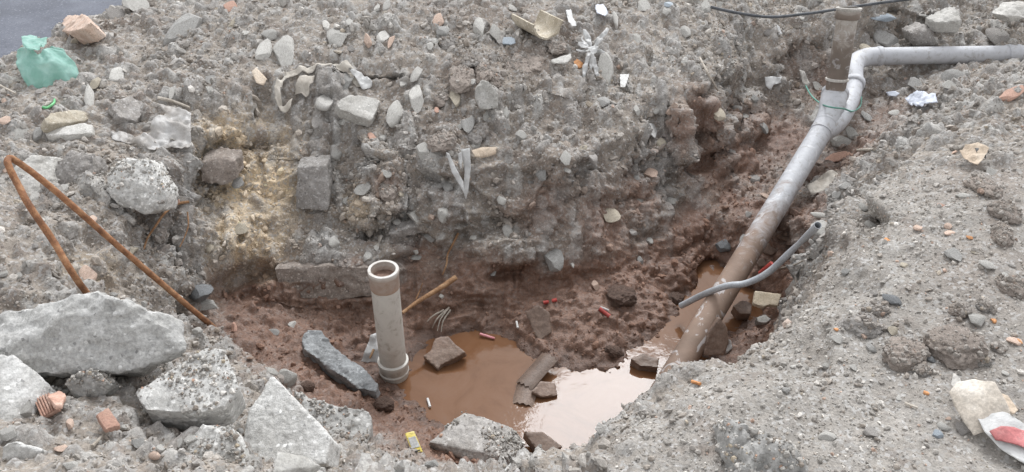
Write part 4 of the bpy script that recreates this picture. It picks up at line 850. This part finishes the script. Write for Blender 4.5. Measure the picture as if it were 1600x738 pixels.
# ================================================================== stones placed as in the photograph
Wt, Pl, Gr, Dk, Tn, Cl, Cg, Tc, Sa, Og, Bl = 'stone_white', 'stone_pale', 'stone_grey', 'stone_dark', 'stone_tan', 'clod', 'clod_grey', 'terracotta', 'salmon', 'orange_bit', 'stone_blue'
STONES = [(288,39,38,45,Gr),(183,115,25,18,Wt),(29,206,30,20,Pl),(140,148,15,30,Wt),(180,20,35,20,Cg),(212,6,40,22,Pl),(360,8,20,18,Tc),(8,156,12,8,Sa),(7,186,18,10,Sa),(328,140,18,8,Pl),(268,143,9,14,Wt),(60,206,14,14,Gr),
 (444,73,32,42,Pl),(414,75,24,24,Wt),(420,52,26,12,Pl),(527,53,34,24,Pl),(510,39,12,14,Wt),(598,56,20,18,Wt),(546,34,12,9,Wt),(590,11,10,9,Wt),(605,7,14,14,Pl),(681,63,12,9,Wt),(671,70,11,9,Wt),(749,39,22,26,Pl),(793,63,24,14,Bl),
 (652,146,26,36,Wt),(618,173,26,28,Wt),(507,158,28,24,Pl),(535,187,12,10,Wt),(598,213,13,11,Wt),(581,213,18,9,Tc),(651,113,18,20,Pl),(630,129,12,11,Wt),(661,232,24,20,Pl),(791,175,10,13,Wt),(683,169,8,12,Tc),(688,225,20,12,Tc),(711,149,18,22,Tn),(574,60,12,14,Sa),(610,63,8,14,Sa),(744,223,14,12,Pl),(541,124,18,18,Gr),
 (944,105,28,34,Pl),(902,97,14,16,Og),(1071,46,16,16,Pl),(1101,8,18,22,Pl),(1123,4,16,14,Pl),(1006,7,24,16,Pl),(1045,5,16,12,Bl),(1042,16,13,10,Pl),(995,59,12,12,Pl),(962,29,8,16,Wt),(1164,181,12,7,Wt),(813,208,16,18,Pl),(1027,172,12,8,Pl),(800,10,14,10,Pl),(995,170,10,12,Pl),
 (1312,218,34,14,Pl),(1330,206,20,14,Pl),(1310,243,40,13,Tc),(1380,25,38,12,Bl),(1449,23,26,13,Pl),(1560,56,30,25,Cg),(1383,58,30,22,Gr),(1490,116,40,14,Gr),(1485,132,24,14,Pl),(1580,144,44,14,Tc),(1276,130,14,12,Pl),(1354,180,16,16,Gr),(1320,290,20,10,Gr),(1345,130,12,12,Gr),(1430,130,20,18,Gr),(1400,175,30,10,Pl),
 (185,260,16,16,Pl),(313,452,45,30,Dk),(322,474,36,16,Pl),(205,389,18,16,Tn),(139,426,28,26,Sa),(371,282,20,16,Gr),(276,313,10,8,Tc),(7,426,13,12,Pl),(328,384,14,14,Tn),(30,430,14,10,Pl),(145,340,12,9,Sa),
 (566,291,22,22,Pl),(651,331,28,32,Pl),(693,326,18,32,Pl),(784,311,15,12,Wt),(522,375,18,18,Pl),(588,386,9,10,Wt),(575,399,14,14,Wt),(649,391,9,13,Wt),(650,401,18,10,Pl),(739,371,12,9,Wt),(505,413,40,14,Pl),(603,270,18,10,Pl),(671,368,18,14,Gr),(541,312,12,12,Pl),(620,345,14,10,Pl),(700,290,16,18,Gr),(770,425,12,10,Gr),
 (864,399,36,40,Gr),(887,265,11,10,Wt),(955,330,26,24,Tn),(1015,375,12,12,Pl),(895,413,6,8,Wt),(930,443,12,14,Sa),(1050,311,18,12,Pl),(846,268,18,20,Gr),(1000,405,10,12,Gr),(690,462,8,7,Wt),(515,425,10,8,Pl),
 (1283,335,34,8,Wt),(1434,355,14,9,Sa),(1481,352,12,10,Sa),(1386,374,10,9,Og),(1515,370,9,7,Og),(1484,363,16,8,Sa),(1393,465,26,24,Dk),(1488,396,24,24,Gr),(1542,411,20,18,Pl),(1288,480,16,14,Pl),(1349,321,14,12,Pl),(1505,304,22,10,Wt),(1549,265,16,14,Pl),(1471,320,12,8,Tc),(1360,350,20,14,Pl),
 (1292,680,28,18,Wt),(1309,527,20,16,Pl),(1334,573,12,12,Pl),(1395,515,16,16,Tn),(1527,496,24,22,Pl),(1361,541,13,16,Gr),(1454,559,15,14,Dk),(1464,676,16,16,Bl),(1474,664,18,14,Wt),(1506,666,26,20,Cg),(1447,613,8,8,Og),(1591,532,7,10,Og),(1552,500,9,8,Og),(1306,514,8,6,Og),(1320,608,7,6,Wt),(1571,582,12,8,Wt),(1240,572,10,8,Wt),(1228,608,13,13,Gr),(1292,570,14,12,Pl),(1404,621,8,8,Wt),
 (41,635,24,26,Pl),(16,674,30,20,Pl),(108,660,12,20,Sa),(447,586,30,30,Pl),(422,579,28,14,Pl),(456,505,13,12,Wt),(427,517,18,12,Gr),(366,509,9,13,Tc),(308,515,15,11,Pl),(95,700,20,12,Sa),(150,690,18,12,Pl),(230,640,18,10,Wt),(215,690,20,18,Gr),(250,700,16,14,Pl),(280,690,12,16,Pl),(110,725,22,14,Pl),(195,665,12,10,Pl),(330,620,12,8,Pl),
 (1130,380,24,16,Dk),(1165,372,18,14,Gr),(1200,385,26,20,'mud_stone'),(1225,370,20,14,'mud_stone'),(1190,410,20,14,'mud_stone'),(1240,330,16,10,'mud_stone')]
for s_ in STONES: put_rock(*s_, kind='brick' if s_[4] == Tc else 'rock')
CLODS = [(734,92,30,22,Cg),(824,92,54,32,Cl),(720,118,40,30,Cl),(755,108,30,26,Cl),(690,150,26,22,Cl),(1415,541,78,58,Cl),(1490,527,92,76,Cl),(1347,501,72,40,Cg),(1583,440,46,42,Cl),(1539,474,26,26,Cg),(1570,325,40,36,Cl),(1564,358,32,40,Cl),(1539,287,44,40,Cl),(1366,477,42,32,Cg),(970,455,52,40,'mud_lump'),(960,545,34,20,'mud_lump'),(1055,460,36,26,'mud_lump'),
 (605,292,30,28,Cl),(840,75,30,22,Cl),(870,70,36,26,Cl),(700,60,30,22,Cg),(690,215,50,30,Cl),(745,205,40,26,Cg),(1270,270,34,24,'mud_lump'),(1225,345,30,22,'mud_lump'),(1525,555,40,26,Cg),(1440,575,30,20,Cg),(600,625,34,26,'mud_lump'),(480,600,24,18,'mud_lump'),(1560,540,22,16,Cg),(1500,480,34,26,Cl),(770,120,26,20,Cl),(800,100,24,18,Cl)]
for s_ in CLODS: put_rock(*s_, kind='clod', sink=.44)
# further loose stones, each its own thing
cand = 0; tries = 0
def wetpx(px, py): return (560 < px < 1230 and 400 < py < 720) or (330 < px < 640 and 440 < py < 660)
while cand < 95 and tries < 900:
    tries += 1; px, py = random.uniform(5, 1595), random.uniform(8, 730)
    if wetpx(px, py) or (px < 200 and py < 75): continue
    if 850 < px < 1400 and py > 540 and random.random() < .8: continue
    if px > 1240 and 60 < py < 200 and random.random() < .6: continue
    w = random.choice((9, 10, 11, 12, 13, 15, 18, 22)); mt = random.choice((Pl, Pl, Gr, Gr, Cg, Cg, Tn, Cg, Sa))
    put_rock(px, py, w, w*random.uniform(.6, 1.05), mt, sink=.45); cand += 1

# ================================================================== gravel: too many to count
GPOS = pos; fq = quads
v0, v1_, v2_, v3 = GPOS[fq[:, 0]], GPOS[fq[:, 1]], GPOS[fq[:, 2]], GPOS[fq[:, 3]]
cr = np.cross(v2_-v0, v3-v1_); area = np.linalg.norm(cr, axis=1)*.5; fn = cr/np.maximum(np.linalg.norm(cr, axis=1, keepdims=True), 1e-12)
cen = (v0+v1_+v2_+v3)/4; dep = cen[:, 1]*CT+(CAM_H-cen[:, 2])*ST
upx = np.abs(cen[:, 0])/np.maximum(dep, .1)*FPX; vpy = 369+FPX*((CAM_H-cen[:, 2])*CT-cen[:, 1]*ST)/np.maximum(dep, .1)
inview = (upx < 1000) & (vpy > -160) & (vpy < 880) & (dep > .4)
fmud = mud[fq[:, 0]]; fbank = bank[fq[:, 0]]; froad = onroad.ravel()[fq[:, 0]]; fbrown = np.clip(brown+dark, 0, 1)[fq[:, 0]]; fsand = sand[fq[:, 0]]
patchy = np.clip(.85+2.2*fbm(cen, 3.6, 4, 201), .22, 2.6); patchy = patchy*(1-.55*fbank)+.55*fbank
dens = area*inview*(1-.62*fmud)*(1-.96*froad)*(1-.55*fbrown)*(cen[:, 2] > -.762)/np.maximum(dep, .3)**.7*(1+.5*fbank)*patchy
NPEB = 78000
pick = rng.choice(len(fq), NPEB, p=dens/dens.sum())
w4 = rng.dirichlet((1, 1, 1, 1), NPEB); pc = v0[pick]*w4[:, :1]+v1_[pick]*w4[:, 1:2]+v2_[pick]*w4[:, 2:3]+v3[pick]*w4[:, 3:4]
bk = fbank[pick]; u = rng.random(NPEB)
rad = np.minimum(.0030*(1-u)**(-1/2.5), .020)*np.where(bk > .5, .85, 1.12)*(.75+.085*dep[pick]); rad = np.where(bk > .5, np.minimum(rad, .011), rad)
iv, if_ = ICO[1]; K = 12; shp = []
for k in range(K):
    r_ = np.random.default_rng(300+k); a_ = iv.copy()
    for _ in range(4):
        nn = r_.normal(size=3); nn /= np.linalg.norm(nn); d_ = r_.uniform(.45, .8); a_ = a_-np.maximum(a_@nn-d_, 0)[:, None]*nn
    shp.append(a_*(1+.12*r_.normal(size=(len(a_), 1))))
shp = np.array(shp); ks = rng.integers(0, K, NPEB)
qn = rng.normal(size=(NPEB, 4)); qn /= np.linalg.norm(qn, axis=1, keepdims=True); a, b, c_, d_ = qn.T
ROT = np.stack([np.stack([1-2*(c_*c_+d_*d_), 2*(b*c_-a*d_), 2*(b*d_+a*c_)], -1), np.stack([2*(b*c_+a*d_), 1-2*(b*b+d_*d_), 2*(c_*d_-a*b)], -1), np.stack([2*(b*d_-a*c_), 2*(c_*d_+a*b), 1-2*(b*b+c_*c_)], -1)], 1)
sc = np.stack([rng.uniform(.8, 1.45, NPEB), rng.uniform(.7, 1.1, NPEB), rng.uniform(.4, .85, NPEB)], 1)*rad[:, None]
pv = np.einsum('nij,nkj->nki', ROT, shp[ks]*sc[:, None, :])+(pc+fn[pick]*(rad*.25)[:, None])[:, None, :]
pf = if_[None]+(np.arange(NPEB)*len(iv))[:, None, None]
kc = rng.random(NPEB)[:, None]
base = np.where(kc < .30, [.27,.262,.25], np.where(kc < .52, [.33,.322,.31], np.where(kc < .68, [.265,.235,.208], np.where(kc < .78, [.46,.445,.425], np.where(kc < .85, [.21,.196,.184], np.where(kc < .95, [.58,.565,.545], np.where(kc < .975, [.45,.30,.23], [.38,.33,.26])))))))
soilc = g[fq[pick, 0]]; tt = np.clip(.30+.08*(1-bk)+.75*fmud[pick]+.45*fbrown[pick]+.65*fsand[pick]+.25*steep[fq[pick, 0]], 0, .95)[:, None]
base = base*np.array([1.0, .975, .94])
pcol = np.clip((base*(1-tt)+soilc*tt*1.12)*rng.uniform(.85, 1.15, (NPEB, 1))*(1.12+.16*bk[:, None]), .02, .72)
gv, gc = [pv.reshape(-1, 3)], [np.repeat(pcol, len(iv), 0)]; NT = NPEB
for ob in [x for x in bpy.data.objects if x.name.startswith(('concrete_lump', 'asphalt_lump')) and x.data.materials[0].name in ('concrete_dusty', 'concrete_muddy', 'stone_grey')]:
    me = ob.data; nf = len(me.polygons); ce = np.empty(nf*3, np.float32); me.polygons.foreach_get('center', ce); nr = np.empty(nf*3, np.float32); me.polygons.foreach_get('normal', nr)
    ce = ce.reshape(-1, 3)+np.array(ob.location); nr = nr.reshape(-1, 3); wgt = np.clip(nr[:, 2]-.35, 0, 1)*np.clip(.5+1.6*fbm(ce, 7, 2, 333), 0, 2)
    if wgt.sum() <= 0: continue
    m_ = 420; pk = rng.choice(nf, m_, p=wgt/wgt.sum()); rd_ = np.minimum(.0026*(1-rng.random(m_))**(-1/2.4), .010); kk = rng.integers(0, K, m_); ri = rng.integers(0, NPEB, m_)
    gv.append((np.einsum('nij,nkj->nki', ROT[ri], shp[kk]*rd_[:, None, None])+(ce[pk]+rng.normal(size=(m_, 3))*.003)[:, None, :]).reshape(-1, 3))
    gc.append(np.repeat(np.clip(base[ri]*1.1, 0, .7), len(iv), 0)); NT += m_
bpy.context.view_layer.update()
for ob in [x for x in bpy.data.objects if x.name.startswith('earth_clod') and x.data.materials[0].name != 'mud_lump']:
    me = ob.data; nf = len(me.polygons); ce = np.empty(nf*3, np.float32); me.polygons.foreach_get('center', ce); M4 = np.array(ob.matrix_world)
    ce = ce.reshape(-1, 3)@M4[:3, :3].T+M4[:3, 3]; m_ = 130; wgt = np.clip(ce[:, 2]-ce[:, 2].mean(), 0, 1)+1e-6; pk = rng.choice(nf, m_, p=wgt/wgt.sum())
    rd_ = np.minimum(.0026*(1-rng.random(m_))**(-1/2.2), .011); kk = rng.integers(0, K, m_); ri = rng.integers(0, NPEB, m_)
    gv.append((np.einsum('nij,nkj->nki', ROT[ri], shp[kk]*rd_[:, None, None])+ce[pk][:, None, :]).reshape(-1, 3))
    gc.append(np.repeat(np.clip(base[ri]*.45+np.array([.27,.23,.20])*.5, 0, .7), len(iv), 0)); NT += m_
pv = np.concatenate(gv); pcv = np.concatenate(gc); pf = if_[None]+(np.arange(NT)*len(iv))[:, None, None]
pm = mesh_np('gravel', pv.reshape(-1, 3), pf.reshape(-1, 3), False)
ca = pm.color_attributes.new('Col', 'FLOAT_COLOR', 'POINT'); ca.data.foreach_set('color', np.concatenate([pcv, np.ones((len(pcv), 1))], 1).astype(np.float32).ravel())
tag(link('gravel', pm, None, 'pebble'), 'loose grit and gravel strewn over the rubble heap and banks', 'gravel', kind='stuff')
